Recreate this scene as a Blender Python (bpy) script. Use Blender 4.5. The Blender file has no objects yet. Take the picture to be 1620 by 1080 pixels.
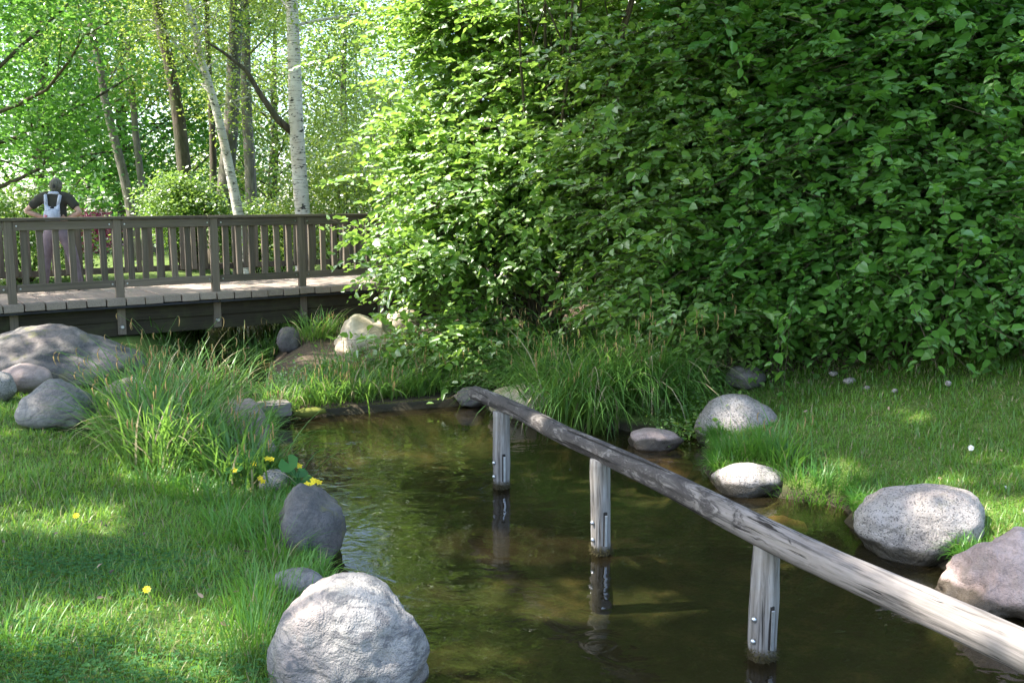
import bpy, bmesh, math, random
import numpy as np
from mathutils import Vector, Matrix, noise as mnoise

# ------------------------------------------------------------------ camera, world, sun, exposure
SC = bpy.context.scene
COL = SC.collection
F_PX, VH, CAM_H = 1453.0, 345.0, 2.1            # focal length in photo pixels, horizon row, eye height above the pool
PITCH = math.atan((540 - VH) / F_PX)
cam_d = bpy.data.cameras.new('camera')
cam_d.sensor_width = 36.0
cam_d.lens = 36.0 * F_PX / 1620.0
cam_d.clip_end = 2000.0
cam = bpy.data.objects.new('camera', cam_d)
cam.location = (0, 0, CAM_H)
cam.rotation_euler = (math.pi / 2 - PITCH, 0, 0)
COL.objects.link(cam)
SC.camera = cam

SUN_EL = math.radians(54)
SUN_AZ = math.radians(-96)                       # measured from +Y towards +X: the sun stands beyond the bridge, to the left
SUN = np.array([math.sin(SUN_AZ) * math.cos(SUN_EL), math.cos(SUN_AZ) * math.cos(SUN_EL), math.sin(SUN_EL)])
W = bpy.data.worlds.new('World'); SC.world = W; W.use_nodes = True
wn = W.node_tree.nodes; wn.clear()
sky = wn.new('ShaderNodeTexSky'); sky.sky_type = 'NISHITA'; sky.sun_disc = False
sky.sun_elevation = SUN_EL; sky.sun_rotation = SUN_AZ; sky.air_density = 1.0; sky.dust_density = 2.0; sky.ozone_density = 1.0
bg = wn.new('ShaderNodeBackground'); bg.inputs['Strength'].default_value = 0.15
wo = wn.new('ShaderNodeOutputWorld')
W.node_tree.links.new(sky.outputs[0], bg.inputs[0]); W.node_tree.links.new(bg.outputs[0], wo.inputs[0])
sl = bpy.data.lights.new('sun', 'SUN'); sl.energy = 3.6; sl.angle = math.radians(0.53); sl.color = (1.0, 0.95, 0.86)
sun = bpy.data.objects.new('sun', sl); COL.objects.link(sun)
sun.rotation_euler = Vector(tuple(-SUN)).to_track_quat('-Z', 'Y').to_euler()
SC.view_settings.view_transform = 'Standard'; SC.view_settings.look = 'None'
SC.view_settings.gamma = 1.0; SC.view_settings.use_curve_mapping = False
SC.view_settings.exposure = 2.36
SC.render.engine = 'CYCLES'
cy = SC.cycles
cy.use_denoising = True
cy.max_bounces = 8; cy.diffuse_bounces = 4; cy.glossy_bounces = 3; cy.transmission_bounces = 6; cy.transparent_max_bounces = 8
cy.caustics_reflective = False; cy.caustics_refractive = False
cy.sample_clamp_indirect = 8.0

# ------------------------------------------------------------------ geometry helpers
CT, ST = math.cos(PITCH), math.sin(PITCH)
def ray(u, v):
    a, b = (u - 810.0) / F_PX, (540.0 - v) / F_PX
    return np.array([a, CT + b * ST, -ST + b * CT])
def P(u, v, z=0.0):                              # point at height z seen at photo pixel (u, v)
    r = ray(u, v); t = (z - CAM_H) / r[2]
    return np.array([r[0] * t, r[1] * t, z])
def PD(u, v, y):                                 # point at distance y seen at photo pixel (u, v)
    r = ray(u, v); t = y / r[1]
    return np.array([r[0] * t, y, CAM_H + r[2] * t])
def unit(a):
    a = np.asarray(a, float)
    return a / np.maximum(np.linalg.norm(a, axis=-1, keepdims=True), 1e-9)

def mesh_np(name, V, F, attrs=None, smooth=False):
    V = np.asarray(V, np.float32).reshape(-1, 3); F = np.asarray(F, np.int32)
    me = bpy.data.meshes.new(name)
    k = F.shape[1]
    me.vertices.add(len(V)); me.vertices.foreach_set('co', V.ravel())
    me.loops.add(F.size); me.loops.foreach_set('vertex_index', F.ravel())
    me.polygons.add(len(F)); me.polygons.foreach_set('loop_start', np.arange(0, F.size, k, dtype=np.int32))
    if smooth: me.polygons.foreach_set('use_smooth', np.ones(len(F), bool))
    for an, av in (attrs or {}).items():
        at = me.attributes.new(an, 'FLOAT', 'POINT'); at.data.foreach_set('value', np.asarray(av, np.float32))
    me.update(calc_edges=True)
    return me
def link(name, me, mat=None, parent=None, loc=(0, 0, 0), rot=None):
    o = bpy.data.objects.new(name, me); COL.objects.link(o)
    if mat is not None and me is not None:
        if len(me.materials) == 0: me.materials.append(mat)
    o.location = tuple(loc)
    if rot is not None: o.rotation_euler = rot
    if parent is not None: o.parent = parent
    return o
def tag(o, label, cat, group=None, kind=None):
    o['label'] = label; o['category'] = cat
    if group: o['group'] = group
    if kind: o['kind'] = kind
    return o
def root(name, label, cat, loc=(0, 0, 0), rz=0.0, group=None):
    o = bpy.data.objects.new(name, None); COL.objects.link(o)
    o.empty_display_size = 0.2
    o.location = tuple(loc); o.rotation_euler = (0, 0, rz)
    return tag(o, label, cat, group)

def tube(path, radii, n=8, cap=True, wob=0.0, rng=None):
    path = np.asarray(path, float); radii = np.broadcast_to(np.asarray(radii, float), (len(path),))
    t = np.gradient(path, axis=0); t = unit(t)
    ref = np.array([0, 0, 1.0]) if abs(t[0][2]) < 0.9 else np.array([1.0, 0, 0])
    V = []
    s = unit(np.cross(t[0], ref))
    ang = np.linspace(0, 2 * np.pi, n, endpoint=False)
    for i in range(len(path)):
        s = unit(s - np.dot(s, t[i]) * t[i]); b = np.cross(t[i], s)
        r = radii[i] * (1 + (wob * rng.normal(size=n) if wob else 0))
        V.append(path[i] + np.outer(np.cos(ang) * r, s) + np.outer(np.sin(ang) * r, b))
    V = np.concatenate(V); F = []
    for i in range(len(path) - 1):
        for j in range(n):
            k = (j + 1) % n
            F.append((i * n + j, i * n + k, (i + 1) * n + k, (i + 1) * n + j))
    if cap:
        c0, c1 = len(V), len(V) + 1
        V = np.vstack([V, path[0], path[-1]])
        m = (len(path) - 1) * n
        for j in range(n):
            k = (j + 1) % n
            F.append((c0, k, j, c0)); F.append((c1, m + j, m + k, c1))
    return V, np.array(F)
def fix_tris(F):                                 # rows with a repeated last index become triangles
    return [tuple(f[:3]) if f[3] == f[0] else tuple(f) for f in F.tolist()]
def tube_mesh(name, parts, smooth=True):
    Vs, Fs, off = [], [], 0
    for V, F in parts:
        Vs.append(V); Fs += [tuple(int(i) + off for i in f) for f in fix_tris(np.asarray(F))]; off += len(V)
    me = bpy.data.meshes.new(name); me.from_pydata(np.concatenate(Vs).tolist(), [], Fs)
    if smooth: me.polygons.foreach_set('use_smooth', np.ones(len(me.polygons), bool))
    me.update(); return me
def many_tubes(paths, radii, n=3):
    """paths (N,K,3), radii (N,K): thin tubes, vectorised."""
    paths = np.asarray(paths, float); N, K, _ = paths.shape
    t = unit(np.gradient(paths, axis=1))
    ref = np.where(np.abs(t[..., 2:3]) < 0.9, np.array([0, 0, 1.0]), np.array([1.0, 0, 0]))
    s = unit(np.cross(t, ref)); b = np.cross(t, s)
    ang = np.linspace(0, 2 * np.pi, n, endpoint=False)
    V = paths[:, :, None, :] + radii[:, :, None, None] * (np.cos(ang)[None, None, :, None] * s[:, :, None, :] + np.sin(ang)[None, None, :, None] * b[:, :, None, :])
    idx = np.arange(N * K * n).reshape(N, K, n)
    a = idx[:, :-1, :]; c = idx[:, 1:, :]
    F = np.stack([a, np.roll(a, -1, 2), np.roll(c, -1, 2), c], -1).reshape(-1, 4)
    return V.reshape(-1, 3), F
def box_mesh(name, L, D, H, bev=0.006, jit=0.0, seed=0):
    """box with its long axis on local X, bevelled, centred."""
    bm = bmesh.new(); bmesh.ops.create_cube(bm, size=1.0)
    for v in bm.verts: v.co = Vector((v.co.x * L, v.co.y * D, v.co.z * H))
    if bev > 0: bmesh.ops.bevel(bm, geom=bm.edges[:], offset=bev, segments=1, affect='EDGES')
    if jit:
        r = random.Random(seed)
        for v in bm.verts: v.co += Vector((r.uniform(-jit, jit), r.uniform(-jit, jit), r.uniform(-jit, jit)))
    me = bpy.data.meshes.new(name); bm.to_mesh(me); bm.free(); return me

def leaves(pos, d, n, L, Wd, six=True, rng=None):
    d = unit(d); n = unit(n - np.sum(n * d, -1, keepdims=True) * d); s = np.cross(n, d)
    L = np.asarray(L)[:, None]; Wd = np.asarray(Wd)[:, None]; N = len(pos)
    if six:
        c = 0.16
        V = np.stack([pos,
                      pos + .24 * L * d + .46 * Wd * s + c * Wd * n, pos + .64 * L * d + .42 * Wd * s + c * Wd * n,
                      pos + L * d - .10 * L * n,
                      pos + .64 * L * d - .42 * Wd * s + c * Wd * n, pos + .24 * L * d - .46 * Wd * s + c * Wd * n], 1)
        i = (np.arange(N) * 6)[:, None]
        F = np.concatenate([i + np.array([0, 1, 2, 3]), i + np.array([0, 3, 4, 5])], 1).reshape(-1, 4)
    else:
        V = np.stack([pos, pos + .45 * L * d + .5 * Wd * s, pos + L * d, pos + .45 * L * d - .5 * Wd * s], 1)
        F = (np.arange(N) * 4)[:, None] + np.array([0, 1, 2, 3])
    return V.reshape(-1, 3), F, (6 if six else 4)

def blades(base, az, e0, curv, L, w, nseg=3, lean=None):
    """grass-like strips. e0 start elevation, curv total bend (radians)."""
    N = len(base); k = np.arange(nseg + 1) / nseg
    az, e0, curv, L, w = [np.broadcast_to(np.asarray(q, float), (N,)) for q in (az, e0, curv, L, w)]
    th = e0[:, None] - curv[:, None] * k[None, :] ** 1.3
    h = np.stack([np.cos(az), np.sin(az), 0 * az], -1)
    step = (L / nseg)[:, None, None] * (np.cos(th)[..., None] * h[:, None, :] + np.sin(th)[..., None] * np.array([0, 0, 1.0]))
    p = np.concatenate([base[:, None, :], base[:, None, :] + np.cumsum(step[:, :-1], 1)], 1)
    side = np.stack([-np.sin(az), np.cos(az), 0 * az], -1)
    ww = w[:, None] * (1 - 0.93 * k[None, :] ** 2.2) * 0.5
    V = np.stack([p - ww[..., None] * side[:, None, :], p + ww[..., None] * side[:, None, :]], 2)
    idx = np.arange(N * (nseg + 1) * 2).reshape(N, nseg + 1, 2)
    F = np.stack([idx[:, :-1, 0], idx[:, :-1, 1], idx[:, 1:, 1], idx[:, 1:, 0]], -1).reshape(-1, 4)
    tt = np.broadcast_to(k[None, :, None], (N, nseg + 1, 2)).ravel()
    return V.reshape(-1, 3), F, tt, (nseg + 1) * 2

# ------------------------------------------------------------------ materials
class N:
    def __init__(self, name):
        self.m = bpy.data.materials.new(name); self.m.use_nodes = True
        self.t = self.m.node_tree; self.t.nodes.clear()
        self.out = self.t.nodes.new('ShaderNodeOutputMaterial')
    def new(self, typ, **kw):
        n = self.t.nodes.new(typ)
        for k, v in kw.items(): setattr(n, k, v)
        return n
    def set(self, sock, v):
        if hasattr(v, 'is_output') or isinstance(v, bpy.types.NodeSocket): self.t.links.new(v, sock)
        elif isinstance(v, (tuple, list)): sock.default_value = tuple(v) if len(v) != 3 or sock.type != 'RGBA' else (*v, 1.0)
        else: sock.default_value = v
    def coord(self, which='Object'): return self.new('ShaderNodeTexCoord').outputs[which]
    def pos(self): return self.new('ShaderNodeNewGeometry').outputs['Position']
    def attr(self, a): n = self.new('ShaderNodeAttribute'); n.attribute_name = a; return n.outputs['Fac']
    def mapping(self, vec, scale=(1, 1, 1), loc=(0, 0, 0), rot=(0, 0, 0)):
        n = self.new('ShaderNodeMapping'); self.set(n.inputs['Vector'], vec)
        n.inputs['Scale'].default_value = scale; n.inputs['Location'].default_value = loc; n.inputs['Rotation'].default_value = rot
        return n.outputs[0]
    def noise(self, vec, scale=5, detail=4, rough=.55, dist=0.0):
        n = self.new('ShaderNodeTexNoise'); self.set(n.inputs['Vector'], vec)
        n.inputs['Scale'].default_value = scale; n.inputs['Detail'].default_value = detail; n.inputs['Roughness'].default_value = rough; n.inputs['Distortion'].default_value = dist
        return n.outputs['Fac']
    def voro(self, vec, scale=5, feature='F1', out='Distance'):
        n = self.new('ShaderNodeTexVoronoi', feature=feature); self.set(n.inputs['Vector'], vec); n.inputs['Scale'].default_value = scale
        return n.outputs[out]
    def ramp(self, fac, stops, interp='LINEAR'):
        n = self.new('ShaderNodeValToRGB'); self.set(n.inputs[0], fac); cr = n.color_ramp; cr.interpolation = interp
        while len(cr.elements) < len(stops): cr.elements.new(0.5)
        for e, (p, c) in zip(cr.elements, stops): e.position = p; e.color = (*c, 1.0) if len(c) == 3 else c
        return n.outputs['Color']
    def mr(self, v, a, b, c=0.0, d=1.0):
        n = self.new('ShaderNodeMapRange'); self.set(n.inputs[0], v)
        for i, q in enumerate((a, b, c, d)): n.inputs[i + 1].default_value = q
        return n.outputs[0]
    def math(self, op, a, b=0.0):
        n = self.new('ShaderNodeMath', operation=op); self.set(n.inputs[0], a); self.set(n.inputs[1], b); return n.outputs[0]
    def mix(self, fac, a, b, mode='MIX'):
        n = self.new('ShaderNodeMix', data_type='RGBA', blend_type=mode)
        self.set(n.inputs['Factor'], fac); self.set(n.inputs[6], a); self.set(n.inputs[7], b); return n.outputs[2]
    def sep(self, v):
        n = self.new('ShaderNodeSeparateXYZ'); self.set(n.inputs[0], v); return n.outputs
    def bump(self, h, strength=.5, dist=.02, normal=None):
        n = self.new('ShaderNodeBump'); self.set(n.inputs['Height'], h); n.inputs['Strength'].default_value = strength; n.inputs['Distance'].default_value = dist
        if normal is not None: self.set(n.inputs['Normal'], normal)
        return n.outputs[0]
    def rand(self): return self.new('ShaderNodeObjectInfo').outputs['Random']
    def bsdf(self, color, rough=.6, normal=None, spec=.5, metal=0.0):
        n = self.new('ShaderNodeBsdfPrincipled'); self.set(n.inputs['Base Color'], color); self.set(n.inputs['Roughness'], rough)
        n.inputs['Specular IOR Level'].default_value = spec; n.inputs['Metallic'].default_value = metal
        if normal is not None: self.set(n.inputs['Normal'], normal)
        return n.outputs[0]
    def done(self, sh):
        self.t.links.new(sh, self.out.inputs['Surface']); return self.m

def leaf_mat(name, c0, c1, tr, tmix=.45, rough=.42, gloss=.06):
    k = N(name); r = k.attr('rnd')
    col = k.mix(r, c0, c1)
    trc = k.mix(r, tuple(q * .75 for q in tr), tr)
    d = k.new('ShaderNodeBsdfDiffuse'); k.set(d.inputs[0], col)
    t = k.new('ShaderNodeBsdfTranslucent'); k.set(t.inputs[0], trc)
    m = k.new('ShaderNodeMixShader'); m.inputs[0].default_value = tmix
    k.t.links.new(d.outputs[0], m.inputs[1]); k.t.links.new(t.outputs[0], m.inputs[2])
    g = k.new('ShaderNodeBsdfGlossy'); g.inputs['Roughness'].default_value = rough; g.inputs[0].default_value = (1, 1, 1, 1)
    m2 = k.new('ShaderNodeMixShader')
    lw = k.new('ShaderNodeFresnel'); lw.inputs[0].default_value = 1.38
    k.t.links.new(k.math('MULTIPLY', lw.outputs[0], gloss * 5.0), m2.inputs[0])
    k.t.links.new(m.outputs[0], m2.inputs[1]); k.t.links.new(g.outputs[0], m2.inputs[2])
    return k.done(m2.outputs[0])

M = {}
M['leaf_shrub'] = leaf_mat('leaf_shrub', (.085, .19, .026), (.165, .295, .055), (.40, .64, .10), .44, .5, .030)
M['leaf_dark'] = leaf_mat('leaf_dark', (.050, .15, .022), (.105, .235, .040), (.24, .52, .07), .42, .5, .018)
M['leaf_birch'] = leaf_mat('leaf_birch', (.09, .17, .025), (.14, .24, .04), (.44, .56, .09), .48, .42, .03)
M['leaf_far'] = leaf_mat('leaf_far', (.07, .155, .025), (.12, .23, .04), (.32, .49, .08), .46, .45, .025)
M['leaf_lime'] = leaf_mat('leaf_lime', (.11, .19, .024), (.16, .26, .04), (.44, .57, .09), .48, .45, .025)
M['clover'] = leaf_mat('clover', (.035, .12, .03), (.06, .16, .04), (.12, .34, .05), .35, .6, .004)
M['petal_pink'] = leaf_mat('petal_pink', (.42, .06, .14), (.5, .10, .2), (.5, .08, .2), .4)

def grass_mat(name, c0, c1, dry, tr, dryamt=.14):
    k = N(name); r = k.attr('rnd'); t = k.attr('tip')
    patch = k.noise(k.pos(), 1.3, 3, .6)
    col = k.mix(r, c0, c1)
    col = k.mix(k.mr(patch, .45, .7), col, tuple(q * 1.25 for q in c1))
    isdry = k.math('GREATER_THAN', k.attr('dry'), 1 - dryamt)
    col = k.mix(isdry, col, dry)
    col = k.mix(k.mr(t, 0, .45, .55, 0.0), col, (.11, .11, .03))
    trc = k.mix(isdry, tr, dry)
    d = k.new('ShaderNodeBsdfDiffuse'); k.set(d.inputs[0], col)
    tl = k.new('ShaderNodeBsdfTranslucent'); k.set(tl.inputs[0], trc)
    m = k.new('ShaderNodeMixShader'); m.inputs[0].default_value = .42
    k.t.links.new(d.outputs[0], m.inputs[1]); k.t.links.new(tl.outputs[0], m.inputs[2])
    g = k.new('ShaderNodeBsdfGlossy'); g.inputs['Roughness'].default_value = .4
    m2 = k.new('ShaderNodeMixShader'); m2.inputs[0].default_value = .035
    k.t.links.new(m.outputs[0], m2.inputs[1]); k.t.links.new(g.outputs[0], m2.inputs[2])
    return k.done(m2.outputs[0])
M['grass'] = grass_mat('grass', (.052, .15, .018), (.105, .22, .028), (.34, .30, .14), (.32, .54, .06), .11)
M['sedge'] = grass_mat('sedge', (.055, .15, .035), (.105, .215, .045), (.42, .36, .22), (.26, .46, .07), .08)
M['tuft'] = grass_mat('tuft', (.05, .16, .022), (.09, .22, .03), (.33, .28, .14), (.22, .45, .05), .05)
def plain(name, c, rough=.7, spec=.3, metal=0.0):
    k = N(name); nz = k.noise(k.coord(), 14, 3)
    return k.done(k.bsdf(k.mix(k.mr(nz, .3, .7), tuple(q * .8 for q in c), tuple(min(1, q * 1.15) for q in c)), rough, None, spec, metal))
M['catkin'] = plain('catkin', (.30, .20, .075), .8)
M['petal_yellow'] = plain('petal_yellow', (.80, .60, .02), .5)
M['petal_white'] = plain('petal_white', (.75, .75, .72), .8)
M['marigold_leaf'] = leaf_mat('marigold_leaf', (.04, .14, .04), (.07, .19, .05), (.12, .32, .05), .35, .35, .06)

def bark(name, base, dark, sc=(14, 14, 3)):
    k = N(name); c = k.mapping(k.coord(), sc)
    n = k.noise(c, 1.0, 6, .65); v = k.noise(k.coord(), 2.0, 3)
    col = k.ramp(n, [(.32, dark), (.62, base)])
    col = k.mix(k.mr(v, .45, .7, 0, .55), col, (.07, .085, .04))
    return k.done(k.bsdf(col, .9, k.bump(n, .8, .03), .2))
M['bark'] = bark('bark', (.12, .095, .07), (.035, .028, .02))
M['bark_grey'] = bark('bark_grey', (.17, .15, .12), (.06, .052, .04))
M['twig'] = bark('twig', (.11, .085, .055), (.04, .03, .02))
def birch_bark():
    k = N('birch_bark'); co = k.coord()
    big = k.noise(k.mapping(co, (2.0, 2.0, 1.2)), 1.4, 4, .6)
    lent = k.noise(k.mapping(co, (5, 5, 60)), 1.0, 3, .6)
    patch = k.noise(k.mapping(co, (7, 7, 13)), 1.0, 4, .7)
    col = k.mix(k.mr(big, .4, .65), (.66, .62, .56), (.52, .44, .37))
    col = k.mix(k.mr(lent, .57, .63), col, (.16, .13, .11))
    col = k.mix(k.mr(patch, .57, .62), col, (.045, .04, .035))
    return k.done(k.bsdf(col, .75, k.bump(patch, .4, .02), .25))
M['birch_bark'] = birch_bark()

def wood(name, light, mid, dark, green=.5):
    """weathered boards; grain runs along local X"""
    k = N(name); co = k.coord(); rnd = k.rand()
    off = k.new('ShaderNodeVectorMath', operation='ADD'); k.set(off.inputs[0], co)
    cmb = k.new('ShaderNodeCombineXYZ'); k.set(cmb.inputs[0], k.math('MULTIPLY', rnd, 37.0)); k.set(cmb.inputs[1], k.math('MULTIPLY', rnd, 11.0)); k.set(cmb.inputs[2], k.math('MULTIPLY', rnd, 23.0))
    k.t.links.new(cmb.outputs[0], off.inputs[1]); co = off.outputs[0]
    g = k.noise(k.mapping(co, (1.6, 55, 55)), 1.0, 5, .6, .3)
    g2 = k.noise(k.mapping(co, (1.0, 9, 9)), 1.0, 4, .6)
    col = k.ramp(g, [(.25, dark), (.5, mid), (.75, light)])
    col = k.mix(k.mr(g2, .35, .7, 0, .6), col, k.mix(.5, mid, dark))
    al = k.noise(k.pos(), 3.0, 5, .65)
    col = k.mix(k.math('MULTIPLY', k.mr(al, .48, .68), green), col, (.075, .085, .03))
    col = k.mix(k.mr(rnd, 0, 1, 0, .45), col, mid, 'MULTIPLY') if False else k.mix(.35, col, k.mix(rnd, dark, light))
    return k.done(k.bsdf(col, .82, k.bump(g, .5, .006), .25))
M['wood'] = wood('wood', (.26, .205, .155), (.14, .112, .084), (.045, .036, .028), .40)
M['wood_deck'] = wood('wood_deck', (.40, .32, .26), (.30, .235, .19), (.16, .125, .10), .10)
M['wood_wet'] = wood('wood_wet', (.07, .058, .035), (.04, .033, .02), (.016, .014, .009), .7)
M['wood_log'] = wood('wood_log', (.33, .29, .25), (.20, .17, .15), (.07, .06, .05), .25)

def log_mat():
    k = N('weathered_log'); co = k.coord()
    grain = k.noise(k.mapping(co, (3.0, 60, 60)), 1.0, 6, .65, .4)
    crack = k.noise(k.mapping(co, (1.3, 30, 30), (5, 2, 1)), 1.0, 4, .6, .5)
    bk = k.noise(k.mapping(co, (5, 13, 13), (2, 0, 0)), 1.0, 7, .75, 1.2)
    x = k.sep(co)[0]
    bare = k.mr(x, 3.0, 4.6, 0.0, 1.0)          # towards the near end the dark rind has worn off
    thr = k.math('ADD', bk, k.math('MULTIPLY', bare, .28))
    bw = k.ramp(grain, [(.32, (.06, .053, .047)), (.46, (.18, .158, .142)), (.7, (.27, .24, .215))])
    rind = k.ramp(bk, [(.3, (.035, .030, .028)), (.6, (.095, .082, .074))])
    m1 = k.mr(thr, .52, .60)
    col = k.mix(m1, rind, bw)
    ck = k.mr(crack, .37, .42, 1.0, 0.0)
    col = k.mix(ck, col, (.025, .02, .016))
    h = k.math('ADD', k.math('MULTIPLY', grain, .4), k.math('ADD', k.math('MULTIPLY', m1, -.35), k.math('MULTIPLY', ck, -.9)))
    return k.done(k.bsdf(col, .85, k.bump(h, .8, .012), .22))
M['log'] = log_mat()
def post_mat():
    k = N('weathered_post'); co = k.coord(); z = k.sep(co)[2]
    grain = k.noise(k.mapping(co, (42, 42, 2.2)), 1.0, 6, .62, .4)
    crack = k.noise(k.mapping(co, (22, 22, 1.0), (3, 1, 2)), 1.0, 3, .6, .3)
    st = k.noise(co, 7, 4, .6)
    col = k.ramp(grain, [(.34, (.06, .054, .048)), (.48, (.18, .165, .15)), (.70, (.33, .31, .29))])
    col = k.mix(k.mr(st, .45, .7, 0, .5), col, (.20, .165, .13))
    ck = k.mr(crack, .33, .37, 1.0, 0.0)
    col = k.mix(ck, col, (.03, .025, .02))
    zz = k.math('ADD', z, k.math('MULTIPLY', k.noise(co, 18, 3), .07))
    col = k.mix(k.mr(zz, .065, .105, 1.0, 0.0), col, (.045, .035, .016))   # algae up to the splash line
    return k.done(k.bsdf(col, .8, k.bump(k.math('SUBTRACT', grain, k.math('MULTIPLY', ck, 1.0)), .6, .008), .25))
M['post'] = post_mat()
M['moss_wet'] = plain('moss_wet', (.05, .042, .012), .6)
M['moss'] = plain('moss', (.14, .15, .025), .9)
M['steel'] = plain('steel', (.55, .56, .58), .35, .5, 1.0)
M['hole_shade'] = plain('slot_shadow', (.02, .018, .016), .9)
M['iron'] = plain('iron', (.035, .035, .04), .5, .5, .6)

def granite(name, base, light, dark, warm, speck=1.0, wet=True, lichen=.3, scale=1.0, warmamt=.35, vein=0.0):
    k = N(name); co = k.coord(); p = k.pos()
    rn = k.rand()
    off = k.new('ShaderNodeVectorMath', operation='ADD'); k.set(off.inputs[0], co)
    cmb = k.new('ShaderNodeCombineXYZ'); k.set(cmb.inputs[0], k.math('MULTIPLY', rn, 19.0)); k.set(cmb.inputs[2], k.math('MULTIPLY', rn, 7.0))
    k.t.links.new(cmb.outputs[0], off.inputs[1]); co = off.outputs[0]
    fine = k.noise(co, 150 * scale, 2, .7); v = k.voro(co, 120 * scale, out='Color')
    vs = k.sep(v)[0]
    big = k.noise(co, 3.2 * scale, 5, .6); mid = k.noise(co, 11 * scale, 5, .65, .6)
    col = k.mix(k.mr(big, .35, .65), base, light)
    col = k.mix(k.mr(k.noise(co, 2.1 * scale, 4, .6, .4), .5, .68, 0, warmamt), col, warm)
    col = k.mix(k.mr(vs, .78, .86, 0, .55 * speck), col, dark)
    col = k.mix(k.mr(vs, .12, .06, 0, .6 * speck), col, light)
    col = k.mix(k.mr(fine, .55, .7, 0, .35 * speck), col, dark)
    col = k.mix(k.mr(mid, .55, .75, 0, .5), col, k.mix(.5, dark, base))
    if vein:
        vn = k.noise(k.mapping(co, (2.2, 2.2, 5.0)), 2.2, 6, .68, 2.6)
        col = k.mix(k.mr(vn, .50, .60, 0, vein), col, k.mix(.35, dark, base)); col = k.mix(k.mr(vn, .42, .34, 0, vein * .7), col, light)
        h2 = vn
    if lichen: col = k.mix(k.math('MULTIPLY', k.mr(k.noise(co, 6 * scale, 6, .7), .57, .66), lichen), col, (.16, .15, .07))
    rough = .78
    if wet:
        z = k.math('ADD', k.sep(p)[2], k.math('MULTIPLY', k.noise(p, 7, 4), .09))
        w = k.mr(z, .135, .165, 1.0, 0.0)
        col = k.mix(k.math('MULTIPLY', w, .88), col, (.032, .026, .014))
        rough = k.mr(w, 0, 1, .78, .35)
    h = k.math('ADD', k.math('MULTIPLY', mid, 1.0), k.math('MULTIPLY', fine, .25))
    return k.done(k.bsdf(col, rough, k.bump(h, .9, .035), .3))
M['granite'] = granite('granite', (.27, .24, .215), (.41, .37, .335), (.065, .058, .054), (.38, .27, .22), 1.25, vein=.22)
M['granite_pink'] = granite('granite_pink', (.33, .245, .215), (.43, .335, .30), (.13, .10, .09), (.42, .27, .22), .5, True, .15, vein=.35)
M['granite_white'] = granite('granite_white', (.15, .142, .133), (.29, .27, .25), (.10, .095, .10), (.38, .27, .23), .35, True, .1, .8, vein=.95)
M['granite_dark'] = granite('granite_dark', (.10, .092, .086), (.165, .15, .14), (.035, .033, .03), (.26, .19, .165), .5, False, .75, .7, vein=.4)
M['sandstone'] = granite('sandstone', (.47, .38, .26), (.60, .51, .38), (.25, .19, .12), (.50, .30, .17), .25, False, .35, .8)
M['stone_wet'] = granite('stone_wet', (.22, .11, .06), (.30, .17, .10), (.09, .06, .04), (.34, .16, .08), .4, False, .5)

def ground_mat():
    k = N('ground'); p = k.pos(); soil = k.attr('soil'); z = k.sep(p)[2]
    n1 = k.noise(p, 3.0, 6, .65); n2 = k.noise(p, 40, 4, .7); n3 = k.noise(p, .8, 3)
    g = k.ramp(n2, [(.3, (.055, .075, .02)), (.5, (.085, .13, .028)), (.7, (.14, .17, .05))])
    s = k.ramp(n2, [(.3, (.045, .032, .022)), (.55, (.10, .075, .052)), (.75, (.19, .15, .115))])
    bed = k.ramp(n1, [(.3, (.045, .046, .024)), (.5, (.075, .070, .036)), (.68, (.17, .125, .062))])
    bed = k.mix(k.mr(n2, .45, .65, 0, .55), bed, (.035, .045, .018))
    col = k.mix(k.mr(k.math('ADD', soil, k.math('MULTIPLY', k.math('SUBTRACT', n1, .5), .5)), .4, .6), g, s)
    mud = k.mr(k.math('ADD', z, k.math('MULTIPLY', k.math('SUBTRACT', n1, .5), .06)), .05, .10, 1.0, 0.0)
    col = k.mix(mud, col, k.mix(n2, (.02, .017, .011), (.06, .05, .03)))
    col = k.mix(k.mr(z, -.05, .0, 1.0, 0.0), col, bed)
    return k.done(k.bsdf(col, .95, k.bump(n2, .5, .02), .15))
M['ground'] = ground_mat()

def water_mat(name, tint, murk, murk_amt, bscale=1.0, rip=1.0):
    k = N(name); p = k.pos()
    w1 = k.noise(k.mapping(p, (4.2 * bscale, 5.0 * bscale, 1)), 1.0, 2, .45, 1.6)
    w2 = k.noise(k.mapping(p, (12 * bscale, 14 * bscale, 1), (3, 1, 0)), 1.0, 2, .5, 1.2)
    w3 = k.noise(k.mapping(p, (.55, .8, 1), (3, 1, 0)), 1.0, 2, .5)
    h = k.math('ADD', w1, k.math('MULTIPLY', w2, .14))
    h = k.math('MULTIPLY', h, k.mr(w3, .35, .65, .35, 1.0))
    nrm = k.bump(h, 1.0, .010 * rip)
    tr = k.new('ShaderNodeBsdfTransparent'); k.set(tr.inputs[0], tint)
    df = k.new('ShaderNodeBsdfDiffuse'); k.set(df.inputs[0], murk)
    m1 = k.new('ShaderNodeMixShader'); m1.inputs[0].default_value = murk_amt
    k.t.links.new(tr.outputs[0], m1.inputs[1]); k.t.links.new(df.outputs[0], m1.inputs[2])
    gl = k.new('ShaderNodeBsdfGlossy'); gl.inputs['Roughness'].default_value = .012; k.set(gl.inputs['Normal'], nrm)
    fr = k.new('ShaderNodeFresnel'); fr.inputs[0].default_value = 1.5; k.set(fr.inputs['Normal'], nrm)
    m2 = k.new('ShaderNodeMixShader'); k.t.links.new(fr.outputs[0], m2.inputs[0])
    k.t.links.new(m1.outputs[0], m2.inputs[1]); k.t.links.new(gl.outputs[0], m2.inputs[2])
    return k.done(m2.outputs[0])
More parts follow.
